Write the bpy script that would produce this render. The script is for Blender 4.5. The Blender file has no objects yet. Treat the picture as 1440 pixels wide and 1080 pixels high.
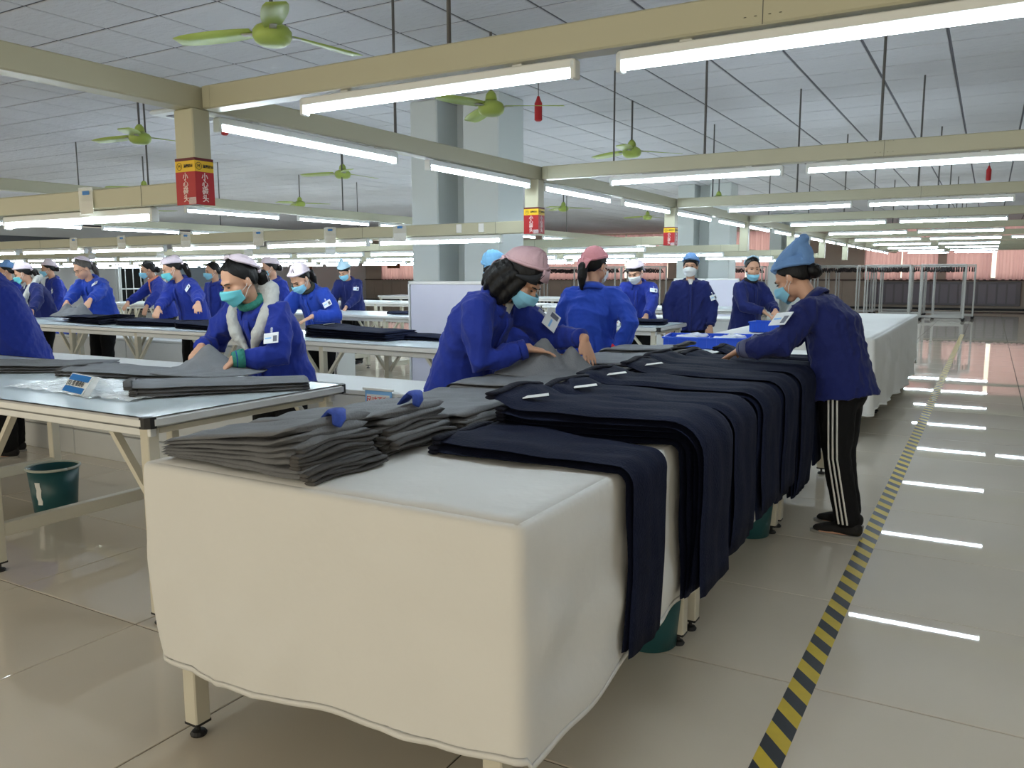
import bpy, math, random
import numpy as np
from mathutils import Vector, Matrix

S = bpy.context.scene
COL = S.collection
rnd = random.Random(7)
R = math.radians

# ------------------------------------------------------------------ camera
cam_d = bpy.data.cameras.new('camera')
cam = bpy.data.objects.new('camera', cam_d)
COL.objects.link(cam)
cam_d.sensor_fit = 'HORIZONTAL'
cam_d.sensor_width = 36.0
cam_d.lens = 1150 / 1440 * 36
cam_d.clip_end = 200
_y, _p, _r = R(30.13), R(7.66), R(-0.176)
_fw = Vector((-math.sin(_y) * math.cos(_p), math.cos(_y) * math.cos(_p), -math.sin(_p)))
_rt = Vector((math.cos(_y), math.sin(_y), 0))
_up = _rt.cross(_fw)
_r2 = math.cos(_r) * _rt + math.sin(_r) * _up
_u2 = -math.sin(_r) * _rt + math.cos(_r) * _up
CAMLOC = Vector((0, 0, 1.42))
M = Matrix((_r2, _u2, -_fw)).transposed().to_4x4()
M.translation = CAMLOC
cam.matrix_world = M
S.camera = cam

def pix(p):
    """where a world point falls in the 1440x1080 frame (only used to pick which tiles are worth an object)"""
    d = Vector(p) - CAMLOC
    w = d.dot(_fw)
    if w < .2:
        return None
    return (720 + 1150 * d.dot(_r2) / w, 540 - 1150 * d.dot(_u2) / w, w)

# ------------------------------------------------------------------ world, exposure
w = bpy.data.worlds.new('world')
S.world = w
w.use_nodes = True
w.node_tree.nodes['Background'].inputs[0].default_value = (1.0, .90, .70, 1)
w.node_tree.nodes['Background'].inputs[1].default_value = 1.3
S.view_settings.view_transform = 'Standard'
S.view_settings.look = 'None'
S.view_settings.exposure = 0.6
S.view_settings.gamma = 1.0
S.view_settings.use_curve_mapping = False
TUBE_POWER = 30.0

# ------------------------------------------------------------------ materials
MATS = {}
DBG = False
def mat(name, col, rough=.6, metal=0.0, spec=.5, noise=0.0, nscale=8.0, bump=0.0, bscale=40.0, stretch=None,
        emit=None, alpha=None, transl=None, sheen=0.0, coat=0.0, trans=None, ior=1.45):
    if name in MATS:
        return MATS[name]
    m = bpy.data.materials.new(name)
    m.use_nodes = True
    nt = m.node_tree
    b = nt.nodes['Principled BSDF']
    b.inputs['Base Color'].default_value = (*col, 1)
    b.inputs['Roughness'].default_value = rough
    b.inputs['Metallic'].default_value = metal
    b.inputs['Specular IOR Level'].default_value = spec
    b.inputs['Sheen Weight'].default_value = sheen
    b.inputs['Coat Weight'].default_value = coat
    b.inputs['IOR'].default_value = ior
    if trans:
        b.inputs['Transmission Weight'].default_value = trans
    co = nt.nodes.new('ShaderNodeTexCoord')
    src = co.outputs['Object']
    if stretch:
        mp = nt.nodes.new('ShaderNodeMapping')
        mp.inputs['Scale'].default_value = stretch
        nt.links.new(src, mp.inputs[0])
        src = mp.outputs[0]
    if noise:
        n = nt.nodes.new('ShaderNodeTexNoise')
        n.inputs['Scale'].default_value = nscale
        n.inputs['Detail'].default_value = 5
        nt.links.new(src, n.inputs['Vector'])
        mx = nt.nodes.new('ShaderNodeMix')
        mx.data_type = 'RGBA'
        mx.inputs[6].default_value = (*[c * (1 - noise) for c in col], 1)
        mx.inputs[7].default_value = (*[min(1, c * (1 + noise)) for c in col], 1)
        nt.links.new(n.outputs[0], mx.inputs[0])
        nt.links.new(mx.outputs[2], b.inputs['Base Color'])
    if bump:
        n2 = nt.nodes.new('ShaderNodeTexNoise')
        n2.inputs['Scale'].default_value = bscale
        n2.inputs['Detail'].default_value = 4
        nt.links.new(src, n2.inputs['Vector'])
        bp = nt.nodes.new('ShaderNodeBump')
        bp.inputs['Strength'].default_value = bump
        bp.inputs['Distance'].default_value = .02
        nt.links.new(n2.outputs[0], bp.inputs['Height'])
        nt.links.new(bp.outputs[0], b.inputs['Normal'])
    if emit:
        b.inputs['Emission Color'].default_value = (*emit[0], 1)
        b.inputs['Emission Strength'].default_value = emit[1]
    if alpha is not None:
        b.inputs['Alpha'].default_value = alpha
    if transl:
        t = nt.nodes.new('ShaderNodeBsdfTranslucent')
        t.inputs[0].default_value = (*transl[0], 1)
        ms = nt.nodes.new('ShaderNodeMixShader')
        ms.inputs[0].default_value = transl[1]
        out = nt.nodes['Material Output']
        nt.links.new(b.outputs[0], ms.inputs[1])
        nt.links.new(t.outputs[0], ms.inputs[2])
        nt.links.new(ms.outputs[0], out.inputs[0])
    MATS[name] = m
    return m

FLOOR = mat('polished beige tile', (.70, .63, .52), .018, spec=.5, noise=.06, nscale=1.7)
GROUT = mat('dark grout', (.07, .06, .05), .8)
CEIL = mat('ceiling tile', (.60, .61, .645), .85, spec=.2, noise=.03, nscale=3, bump=.9, bscale=9, stretch=(1.0, 2.6, 1))
CEILGAP = mat('ceiling grid gap', (.10, .10, .12), .8)
CREAM = mat('cream painted steel', (.47, .465, .34), .38, noise=.02)
GREYPAINT = mat('pale grey paint', (.50, .54, .53), .7, noise=.03, nscale=2)
WHITEPAINT = mat('white enamel', (.72, .76, .76), .4)
WALL = mat('wall paint', (.72, .73, .71), .8, noise=.04, nscale=1.2)
WALLTAN = mat('tan wall panel', (.50, .42, .34), .7, noise=.04)
TUBE = mat('lit tube', (1, 1, 1), .4, emit=((.78, .91, 1.0), TUBE_POWER))
FANG = mat('green fan enamel', (.36, .47, .10), .35, noise=.06)
BLACK = mat('black rubber', (.015, .015, .016), .5)
DARKMET = mat('dark rod', (.09, .09, .09), .5)
LEG = mat('beige leg enamel', (.62, .59, .49), .4, noise=.02)
ALU = mat('brushed aluminium', (.70, .72, .72), .32, metal=.25, noise=.04, stretch=(1, 30, 30))
TOPW = mat('pale laminate', (.56, .63, .66), .28, noise=.03)
PANELW = mat('white bench panel', (.58, .59, .58), .5, noise=.03)
BOARD = mat('lilac white board', (.60, .61, .74), .45, noise=.02)
CLOTH = mat('white tablecloth', (.72, .72, .70), .75, spec=.25, noise=.03, nscale=5, bump=.55, bscale=5)
NAVY = mat('navy suiting', (.009, .012, .030), .8, spec=.12, noise=.25, nscale=14, bump=.25, bscale=120)
NAVYBAND = mat('navy waistband', (.008, .009, .018), .8, spec=.2, bump=.3, bscale=90)
GREY = mat('grey suiting', (.185, .192, .205), .78, spec=.25, noise=.2, nscale=12, bump=.25, bscale=120)
GREYD = mat('grey waistband', (.085, .083, .083), .8, spec=.2, bump=.3, bscale=90)
TEAL = mat('dark teal plastic', (.012, .075, .085), .35, noise=.08)
RIMG = mat('pale bucket rim', (.42, .45, .40), .4)
BINBLUE = mat('blue crate plastic', (.012, .085, .62), .35)
PAPER = mat('white paper', (.75, .76, .74), .6)
CARD = mat('pale buff card', (.66, .62, .50), .6)
REDP = mat('red print', (.42, .015, .02), .45)
DREDP = mat('dark red print', (.12, .01, .015), .45)
YELP = mat('yellow print', (.78, .50, .02), .45)
INK = mat('dark ink', (.02, .02, .02), .6)
WHITEINK = mat('pink white ink', (.85, .72, .70), .5)
REDINK = mat('red ink', (.65, .02, .04), .5)
BLUEP = mat('blue print', (.01, .17, .52), .4)
LBLUEP = mat('light blue print', (.22, .48, .85), .4)
SHEET = mat('clear plastic sheet', (.86, .90, .92), .06, alpha=.7, bump=1.0, bscale=22)
CLEAR = mat('clear acrylic', (.85, .9, .92), .06, alpha=.28)
TAPEY = mat('yellow floor tape', (.62, .45, .02), .45, noise=.12, nscale=20)
TAPEB = mat('black floor tape', (.02, .022, .026), .45, noise=.2, nscale=20)
CURT = mat('pink curtain', (.78, .52, .56), .85, noise=.05, nscale=3, transl=((.95, .64, .70), .7))
GLASS = mat('window glass', (1, 1, 1), .0, trans=1.0)
STEEL = mat('grey rack steel', (.42, .42, .40), .4, metal=.2)
HANGER = mat('dark hangers', (.02, .014, .014), .7)
SKIN = mat('skin', (.58, .33, .22), .55, spec=.35, noise=.06, nscale=9)
HAIR = mat('black hair', (.005, .0045, .0045), .5, spec=.28, noise=.5, nscale=60, stretch=(1, 1, .12), bump=.25, bscale=120)
HAIRG = mat('greying hair', (.07, .06, .05), .5, noise=.6, nscale=60, stretch=(1, 1, .12), bump=.5, bscale=120)
EYE = mat('eye', (.012, .009, .008), .3)
LIP = mat('lips', (.45, .16, .13), .5)
MASKB = mat('blue surgical mask', (.24, .55, .72), .8, noise=.03)
MASKT = mat('turquoise surgical mask', (.15, .58, .66), .8, noise=.03)
MASKW = mat('white mask', (.74, .76, .76), .8)
JACKS = [mat('royal blue smock', (.018, .036, .27), .8, spec=.18, noise=.12, nscale=6, bump=.35, bscale=18, sheen=.08),
         mat('navy blue smock', (.014, .021, .118), .8, spec=.18, noise=.12, nscale=6, bump=.35, bscale=18, sheen=.08),
         mat('bright blue smock', (.020, .060, .40), .75, spec=.2, noise=.12, nscale=6, bump=.35, bscale=18, sheen=.08)]
TROUS = mat('black track trousers', (.008, .008, .009), .8, spec=.2, bump=.2, bscale=30)
GREENT = mat('dark green trousers', (.02, .045, .045), .8)
STRIPE = mat('white stripe', (.72, .70, .66), .7)
SHOE = mat('black cloth shoe', (.012, .011, .011), .8, bump=.2, bscale=80)
SOLE = mat('grey sole', (.30, .29, .26), .7)
PINKC = mat('pink cap cotton', (.60, .40, .44), .85, noise=.04, bump=.3, bscale=30)
PALEC = mat('pale pink cap cotton', (.68, .58, .64), .85, noise=.08, nscale=30, bump=.3, bscale=30)
ROSEC = mat('rose cap cotton', (.60, .25, .28), .85, noise=.06, bump=.3, bscale=30)
BLUEC = mat('denim blue cap cotton', (.14, .27, .52), .85, noise=.06, bump=.3, bscale=30)
SKYC = mat('sky blue cap cotton', (.22, .52, .85), .85, noise=.06, bump=.3, bscale=30)
ICEC = mat('ice blue cap cotton', (.52, .72, .85), .85, noise=.08, bump=.3, bscale=30)
HOODG = mat('pale grey fleece', (.50, .51, .49), .9, bump=.4, bscale=60)
GREENK = mat('green knit', (.03, .20, .16), .9, bump=.5, bscale=60)
ORANGE = mat('orange scarf', (.80, .30, .20), .85)
WHITEK = mat('white collar', (.72, .72, .68), .8)
REDK = mat('red cuff knit', (.62, .015, .03), .9)
BADGE = mat('badge card', (.72, .76, .80), .35)
DOORD = mat('dark door opening', (.03, .035, .035), .7)
WOODS = mat('brown red sign', (.28, .09, .04), .6, noise=.3, nscale=8)

# ------------------------------------------------------------------ mesh helpers
class MB:
    def __init__(s):
        s.v = []; s.f = []; s.m = []
    def add(s, v, f, mi=0):
        o = len(s.v)
        s.v.extend([tuple(map(float, p)) for p in v])
        s.f.extend([tuple(i + o for i in q) for q in f])
        s.m.extend([mi] * len(f))
        return s
    def box(s, x0, x1, y0, y1, z0, z1, mi=0):
        v = [(x0, y0, z0), (x1, y0, z0), (x1, y1, z0), (x0, y1, z0), (x0, y0, z1), (x1, y0, z1), (x1, y1, z1), (x0, y1, z1)]
        return s.add(v, [(3, 2, 1, 0), (4, 5, 6, 7), (0, 1, 5, 4), (1, 2, 6, 5), (2, 3, 7, 6), (3, 0, 4, 7)], mi)
    def bbox(s, x0, x1, y0, y1, z0, z1, b=.004, mi=0):
        """box with chamfered edges"""
        b = min(b, (x1 - x0) * .45, (y1 - y0) * .45, (z1 - z0) * .45)
        v = []
        for z, i in ((z0, b), (z0 + b, 0), (z1 - b, 0), (z1, b)):
            c = b
            a0, a1, b0, b1 = x0 + i, x1 - i, y0 + i, y1 - i
            v += [(a0 + c, b0, z), (a1 - c, b0, z), (a1, b0 + c, z), (a1, b1 - c, z), (a1 - c, b1, z), (a0 + c, b1, z), (a0, b1 - c, z), (a0, b0 + c, z)]
        f = [tuple(range(7, -1, -1)), tuple(range(24, 32))]
        for k in range(3):
            for i in range(8):
                j = (i + 1) % 8
                f.append((k * 8 + i, k * 8 + j, k * 8 + 8 + j, k * 8 + 8 + i))
        return s.add(v, f, mi)
    def bar(s, a, b, w, h, up=(0, 0, 1), mi=0):
        a, b = Vector(a), Vector(b)
        d = (b - a).normalized()
        u = Vector(up)
        if abs(d.dot(u)) > .95:
            u = Vector((1, 0, 0))
        r = d.cross(u).normalized() * (w / 2)
        u = r.cross(d).normalized() * (h / 2)
        v = [a - r - u, a + r - u, a + r + u, a - r + u, b - r - u, b + r - u, b + r + u, b - r + u]
        return s.add(v, [(3, 2, 1, 0), (4, 5, 6, 7), (0, 1, 5, 4), (1, 2, 6, 5), (2, 3, 7, 6), (3, 0, 4, 7)], mi)
    def tube(s, path, rad, n=10, ref=None, mi=0, cap=True):
        v, f = tube(path, rad, n, ref, cap)
        return s.add(v, f, mi)
    def lathe(s, prof, n=20, at=(0, 0, 0), mi=0):
        v = []; f = []
        for r, z in prof:
            for i in range(n):
                a = 2 * math.pi * i / n
                v.append((at[0] + r * math.cos(a), at[1] + r * math.sin(a), at[2] + z))
        for k in range(len(prof) - 1):
            for i in range(n):
                j = (i + 1) % n
                f.append((k * n + i, k * n + j, (k + 1) * n + j, (k + 1) * n + i))
        f.append(tuple(range(n - 1, -1, -1)))
        f.append(tuple(range((len(prof) - 1) * n, len(prof) * n)))
        return s.add(v, f, mi)
    def mesh(s, name='m'):
        me = bpy.data.meshes.new(name)
        me.from_pydata(s.v, [], s.f)
        return me
    def build(s, name, mats, parent=None, smooth=False):
        me = s.mesh(name)
        if not isinstance(mats, (list, tuple)):
            mats = [mats]
        for m in mats:
            me.materials.append(m)
        if any(s.m):
            me.polygons.foreach_set('material_index', s.m)
        if smooth:
            me.shade_smooth()
        return link(name, me, parent)

def link(name, data, parent=None):
    o = bpy.data.objects.new(name, data)
    COL.objects.link(o)
    if parent is not None:
        o.parent = parent
    return o

def tag(o, label, cat, group=None, kind=None):
    o['label'] = label
    if cat: o['category'] = cat
    if group: o['group'] = group
    if kind: o['kind'] = kind
    return o

def struct(o, label=None):
    o['kind'] = 'structure'
    if label: o['label'] = label
    return o

def thing(name, label, cat, loc=(0, 0, 0), rz=0.0, group=None):
    o = link(name, None)
    o.empty_display_size = .1
    o.location = loc
    o.rotation_euler = (0, 0, rz)
    return tag(o, label, cat, group)

def np_unit(v):
    return v / max(1e-9, np.linalg.norm(v))

def tube(path, rad, n=10, ref=None, cap=True):
    """closed tapered tube with rounded ends; rad: number, list, or list of (r_ref, r_other)"""
    P = [np.array(p, float) for p in path]
    k = len(P)
    if not isinstance(rad, (list, tuple)):
        rad = [rad] * k
    rr = [(q, q) if not isinstance(q, (tuple, list)) else q for q in rad]
    rings = []
    last = None
    for i in range(k):
        t = np_unit(P[min(i + 1, k - 1)] - P[max(i - 1, 0)])
        if ref is not None:
            u = np.array(ref, float)
        elif last is not None:
            u = last
        else:
            u = np.array((1., 0, 0)) if abs(t[0]) < .8 else np.array((0, 1., 0))
        u = u - t * (u @ t)
        u = np_unit(u)
        last = u
        rings.append((P[i], t, u, np.cross(t, u), rr[i][0], rr[i][1]))
    out = []
    def ring(c, u, w_, a, b):
        for j in range(n):
            an = 2 * math.pi * j / n
            out.append(c + u * a * math.cos(an) + w_ * b * math.sin(an))
    if cap:
        c, t, u, w_, a, b = rings[0]
        e = min(a, b)
        for q in (.97, .72, .38):
            h = math.sqrt(1 - q * q)
            s_ = h if q != .97 else .25
            ring(c - t * e * q * .8, u, w_, a * s_, b * s_)
            
    for c, t, u, w_, a, b in rings:
        ring(c, u, w_, a, b)
    if cap:
        c, t, u, w_, a, b = rings[-1]
        e = min(a, b)
        for q in (.38, .72, .97):
            h = math.sqrt(1 - q * q)
            s_ = h if q != .97 else .25
            ring(c + t * e * q * .8, u, w_, a * s_, b * s_)
    m = len(out) // n
    f = []
    for r_ in range(m - 1):
        for j in range(n):
            q = (j + 1) % n
            f.append((r_ * n + j, r_ * n + q, (r_ + 1) * n + q, (r_ + 1) * n + j))
    f.append(tuple(range(n - 1, -1, -1)))
    f.append(tuple(range((m - 1) * n, m * n)))
    return out, f

def ellipsoid(c, r, rot=None, nu=14, nv=9):
    c = np.array(c, float)
    v = []; f = []
    for i in range(1, nv):
        th = math.pi * i / nv
        for j in range(nu):
            ph = 2 * math.pi * j / nu
            p = np.array((r[0] * math.sin(th) * math.cos(ph), r[1] * math.sin(th) * math.sin(ph), r[2] * math.cos(th)))
            v.append(p)
    v.append(np.array((0, 0, r[2]))); v.append(np.array((0, 0, -r[2])))
    T, B = len(v) - 2, len(v) - 1
    for i in range(nv - 2):
        for j in range(nu):
            q = (j + 1) % nu
            f.append((i * nu + j, (i + 1) * nu + j, (i + 1) * nu + q, i * nu + q))
    for j in range(nu):
        q = (j + 1) % nu
        f.append((T, j, q)); f.append((B, (nv - 2) * nu + q, (nv - 2) * nu + j))
    if rot is not None:
        v = [rot @ p for p in v]
    return [p + c for p in v], f

def remesh(mb, voxel, smooth=2):
    """one continuous surface out of overlapping closed pieces"""
    me = mb.mesh('tmp')
    o = bpy.data.objects.new('tmp', me)
    COL.objects.link(o)
    md = o.modifiers.new('r', 'REMESH')
    md.mode = 'VOXEL'
    md.voxel_size = voxel
    md.adaptivity = 0
    dg = bpy.context.evaluated_depsgraph_get()
    ev = o.evaluated_get(dg)
    res = bpy.data.meshes.new_from_object(ev)
    bpy.data.objects.remove(o)
    bpy.data.meshes.remove(me)
    nv = len(res.vertices)
    co = np.empty(nv * 3); res.vertices.foreach_get('co', co); co = co.reshape(-1, 3)
    ed = np.empty(len(res.edges) * 2, np.int32); res.edges.foreach_get('vertices', ed); ed = ed.reshape(-1, 2)
    deg = np.bincount(ed.ravel(), minlength=nv)[:, None].astype(float)
    for _ in range(smooth):
        acc = np.zeros_like(co)
        for a in range(3):
            acc[:, a] = np.bincount(ed[:, 0], co[ed[:, 1], a], nv) + np.bincount(ed[:, 1], co[ed[:, 0], a], nv)
        co = .4 * co + .6 * acc / np.maximum(deg, 1)
    res.vertices.foreach_set('co', co.ravel())
    res.update()
    return res

def folds(me, amp, freq, seed, zs=.45, sharp=True):
    """cloth folds pushed along the normals"""
    r = np.random.RandomState(seed)
    nv = len(me.vertices)
    co = np.empty(nv * 3); me.vertices.foreach_get('co', co); co = co.reshape(-1, 3)
    no = np.empty(nv * 3); me.vertex_normals.foreach_get('vector', no); no = no.reshape(-1, 3)
    d = np.zeros(nv)
    for k in range(6):
        a = r.normal(size=3) * freq * (1 + .35 * k); a[2] *= zs
        b = r.normal(size=3) * freq * .6
        ph = r.uniform(0, 6.28, 2)
        sgn = np.sin(co @ a + ph[0] + 1.6 * np.sin(co @ b + ph[1]))
        if sharp:
            sgn = 1 - 2 * np.abs(sgn) ** .7
        d += sgn / (1 + .6 * k)
    co += no * (d * amp / 2.2)[:, None]
    me.vertices.foreach_set('co', co.ravel())
    me.update()

def finish(me, name, mat_, parent):
    me.name = name
    me.materials.clear()
    me.materials.append(mat_)
    me.shade_smooth()
    return link(name, me, parent)

def text_mesh(body, size, mat_, name, parent, loc, rot, width=None, bold=0.0, thick=.0006):
    cu = bpy.data.curves.new('txt', 'FONT')
    cu.body = body
    cu.size = size
    cu.align_x = 'CENTER'; cu.align_y = 'CENTER'
    cu.extrude = thick
    cu.offset = bold
    o = bpy.data.objects.new('txt', cu)
    COL.objects.link(o)
    dg = bpy.context.evaluated_depsgraph_get()
    me = bpy.data.meshes.new_from_object(o.evaluated_get(dg))
    bpy.data.objects.remove(o)
    me.materials.clear(); me.materials.append(mat_)
    if width and len(me.vertices):
        xs = [v.co.x for v in me.vertices]
        k = width / max(1e-6, max(xs) - min(xs))
        for v in me.vertices:
            v.co.x *= k
    t = link(name, me, parent)
    t.location = loc
    t.rotation_euler = rot
    return t

ORD = ['first', 'second', 'third', 'fourth', 'fifth', 'sixth', 'seventh', 'eighth', 'ninth', 'tenth', 'eleventh', 'twelfth',
       'thirteenth', 'fourteenth', 'fifteenth', 'sixteenth', 'seventeenth', 'eighteenth', 'nineteenth', 'twentieth']

# ================================================================== SETTING
CZ = 3.23
XL, XR, YB, YF = -29.7, 7.0, 35.2, -5.0

# floor: grout slab and raised tiles
floor = struct(MB().box(XL, XR, YF, YB, -.08, -.004).build('floor', GROUT), 'polished beige tiled factory floor')
def tiles(parent, name, x0, y0, sx, sy, gap, zb, zt, mat_, limit, down=False):
    tm = MB()
    hx, hy = (sx - gap) / 2, (sy - gap) / 2
    b = .002
    if not down:
        tm.add([(-hx, -hy, zb), (hx, -hy, zb), (hx, hy, zb), (-hx, hy, zb), (-hx, -hy, zt - b), (hx, -hy, zt - b), (hx, hy, zt - b), (-hx, hy, zt - b),
                (-hx + b, -hy + b, zt), (hx - b, -hy + b, zt), (hx - b, hy - b, zt), (-hx + b, hy - b, zt)],
               [(0, 1, 5, 4), (1, 2, 6, 5), (2, 3, 7, 6), (3, 0, 4, 7), (4, 5, 9, 8), (5, 6, 10, 9), (6, 7, 11, 10), (7, 4, 8, 11), (8, 9, 10, 11)])
    else:
        b = .004
        tm.add([(-hx, -hy, zt), (hx, -hy, zt), (hx, hy, zt), (-hx, hy, zt), (-hx, -hy, zb + b), (hx, -hy, zb + b), (hx, hy, zb + b), (-hx, hy, zb + b),
                (-hx + b, -hy + b, zb), (hx - b, -hy + b, zb), (hx - b, hy - b, zb), (-hx + b, hy - b, zb)],
               [(4, 5, 1, 0), (5, 6, 2, 1), (6, 7, 3, 2), (7, 4, 0, 3), (8, 9, 5, 4), (9, 10, 6, 5), (10, 11, 7, 6), (11, 8, 4, 7), (11, 10, 9, 8)])
    me = tm.mesh(name); me.materials.append(mat_)
    cand = []; rest = []
    i0, i1 = int((XL - x0) / sx) + 1, int((XR - x0) / sx)
    j0, j1 = int((YF - y0) / sy) + 1, int((YB - y0) / sy)
    z = zt if not down else zb
    for i in range(i0, i1):
        for j in range(j0, j1):
            cx, cy = x0 + (i + .5) * sx, y0 + (j + .5) * sy
            p = pix((cx, cy, z))
            vis = False
            if p:
                mx = 300 / p[2] + 60
                vis = -mx < p[0] < 1440 + mx and -mx < p[1] < 1080 + mx
            (cand if vis else rest).append((p[2] if p else 99, cx, cy))
    cand.sort()
    for d, cx, cy in cand[:limit]:
        o = link(name, me, parent)
        o.location = (cx, cy, 0)
    mb = MB()
    for d, cx, cy in cand[limit:] + rest:
        mb.add([(x + cx, y + cy, zz) for x, y, zz in tm.v], tm.f)
    o = mb.build('far_' + name + 's', mat_, parent)
    o['kind'] = 'stuff'
tiles(floor, 'floor_tile', -.44, 2.82, .835, .833, .006, -.004, 0.0, FLOOR, 296)

ceiling = struct(MB().box(XL, XR, YF, YB, CZ + .007, CZ + .06).build('ceiling', CEILGAP), 'suspended grid ceiling of pale grey textured tiles')
tiles(ceiling, 'ceiling_tile', -.394, 4.0, .60, .60, .022, CZ, CZ + .007, CEIL, 296, True)

# back wall with window openings, left wall with door, right wall
WINS = [(-28.5, -19.8), (-18.6, -12.4), (-11.2, -6.6), (-4.35, -1.75), (-1.45, 6.4)]
SILL, HEAD = 1.17, 3.14
mb = MB()
mb.box(XL, XR, YB, YB + .25, 0, SILL).box(XL, XR, YB, YB + .25, HEAD, CZ)
xs = [XL] + [v for w_ in WINS for v in w_] + [XR]
for i in range(0, len(xs), 2):
    mb.box(xs[i], xs[i + 1], YB, YB + .25, SILL, HEAD)
wb = struct(mb.build('wall_back', WALLTAN), 'tan back wall under the pink curtained windows')
mb = MB()
x = XL
while x < XR - .1:
    mb.bbox(x + .006, min(x + .6, XR) - .006, YB - .02, YB, .12, SILL - .06, .006)
    x += .6
o = mb.build('wall_panels', WALLTAN, wb); o['kind'] = 'stuff'
struct(MB().bbox(XL, XR, YB - .06, YB, 0, .10).build('baseboard_back', BLACK))
struct(MB().bbox(XL, XR, YB - .12, YB, SILL - .05, SILL).build('trim_1', mat('dark sill', (.10, .06, .05), .5)), 'dark window sill along the back wall')
for k, (a, b) in enumerate(WINS):
    fr = MB()
    fr.box(a, b, YB + .05, YB + .11, SILL, SILL + .06).box(a, b, YB + .05, YB + .11, HEAD - .06, HEAD)
    n = max(2, round((b - a) / 1.3))
    for i in range(n + 1):
        xx = a + (b - a) * i / n
        fr.box(max(a, xx - .03), min(b, xx + .03), YB + .05, YB + .11, SILL, HEAD)
    wn = struct(fr.build('window_%d' % (k + 1), WHITEPAINT))
    for i in range(n):
        x0, x1 = a + (b - a) * i / n + .03, a + (b - a) * (i + 1) / n - .03
        MB().box(x0, x1, YB + .075, YB + .083, SILL + .06, HEAD - .06).build('pane', GLASS, wn)

def curtain(x0, x1, label, seed):
    r = random.Random(seed)
    nx = max(8, int((x1 - x0) / .022)); nz = 6
    v = []; f = []
    ph = r.uniform(0, 6)
    for j in range(nz + 1):
        z = SILL - .03 + (HEAD + .02 - SILL + .03) * j / nz
        for i in range(nx + 1):
            x = x0 + (x1 - x0) * i / nx
            y = YB - .13 + .032 * math.sin(x * 31 + ph + .8 * math.sin(x * 7)) + .012 * math.sin(x * 83 + z)
            v.append((x, y, z))
    for j in range(nz):
        for i in range(nx):
            a = j * (nx + 1) + i
            f.append((a, a + 1, a + nx + 2, a + nx + 1))
    o = MB().add(v, f).build('curtain', CURT, smooth=True)
    return tag(o, label, 'curtain', 'pink curtains along the back wall')
curtain(-4.3, -3.0, 'pink pleated curtain left of the dark window pier, nearer the racks', 1)
curtain(-2.96, -1.75, 'pink pleated curtain directly left of the dark window pier', 2)
curtain(-1.45, .02, 'pink pleated curtain between the dark pier and the bright slit', 3)
curtain(.16, 2.2, 'pink pleated curtain right of the bright slit at the frame edge', 4)
curtain(2.24, 6.4, 'pink pleated curtain furthest to the right along the back wall', 5)
curtain(-11.2, -8.95, 'pink pleated curtain behind the middle column, left half', 6)
curtain(-8.9, -6.6, 'pink pleated curtain behind the middle column, right half', 7)
for i, (a, b) in enumerate([(-28.5, -26.2), (-26.1, -23.6), (-23.5, -21.7), (-21.6, -19.8), (-18.6, -16.5), (-16.4, -14.4), (-14.3, -12.4)]):
    curtain(a, b, '%s pink pleated curtain from the left end of the back wall' % ORD[i], 10 + i)

wl = struct(MB().box(XL - .25, XL, YF, YB + .25, 0, CZ).build('wall_left', WALL), 'pale grey left end wall')
wr = struct(MB().box(XR, XR + .25, YF, YB + .25, 0, CZ).build('wall_right', WALL))
dr = struct(MB().bbox(XL, XL + .04, 20.2, 21.5, 0, 2.25, .01).build('door_1', WHITEPAINT), 'grey framed dark doorway in the left wall')
MB().bbox(XL + .01, XL + .05, 20.3, 21.4, 0, 2.17, .01).build('doorway_shade', DOORD, dr)  # near-black panel paints in the shade of the open doorway
MB().bbox(XL + .05, XL + .09, 21.25, 21.32, 1.0, 1.15, .01).build('handle', STEEL, dr)
struct(MB().box(XL, XL + .02, YF, YB, 0, .1).build('baseboard_left', DARKMET))
struct(MB().bbox(XL, XL + .03, 15.5, 18.6, 2.5, 2.8).bbox(XL, XL + .03, 19.4, 21.5, 2.5, 2.8).build('trim_2', mat('dark clerestory', (.10, .11, .12), .3)), 'dark glazed strips high on the left wall')

# twin columns at the expansion joints
for k, (yc, nm) in enumerate(((7.24, 'nearest'), (16.7, 'middle'), (26.1, 'furthest'))):
    dx = -.25 * k
    mb = MB()
    mb.bbox(-5.45 + dx, -5.10 + dx, yc, yc + .52, 0, CZ, .012)
    mb.bbox(-4.78 + dx, -4.35 + dx, yc, yc + .52, 0, CZ, .012)
    mb.box(-5.10 + dx, -4.78 + dx, yc + .38, yc + .48, 0, CZ)
    struct(mb.build('column' , GREYPAINT), '%s pale grey twin column with a recessed joint' % nm)

# ================================================================== LIGHTING BEAMS AND TUBES
BY = [2.525 + 3.10 * k for k in range(10)]
BZ0, BZ1 = 2.125, 2.223
dist = ['nearest', 'second nearest', 'third nearest', 'fourth nearest', 'fifth nearest', 'sixth nearest', 'seventh nearest', 'eighth nearest', 'ninth nearest', 'tenth nearest']

def rod(parent, x, y, z0, z1=CZ):
    o = MB().tube([(x, y, z0), (x, y, z1)], .0085, 6).build('hanger_rod', DARKMET, parent)
    return o

def cbeam(name, label, a, b, z0, z1, group, th=.1):
    """painted C-section beam: web, lips and butt joints with bolts"""
    o = MB().bbox(a[0], b[0], a[1], b[1], z0, z1, .006).build(name, CREAM)
    tag(o, label, 'beam', group)
    return o

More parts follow.
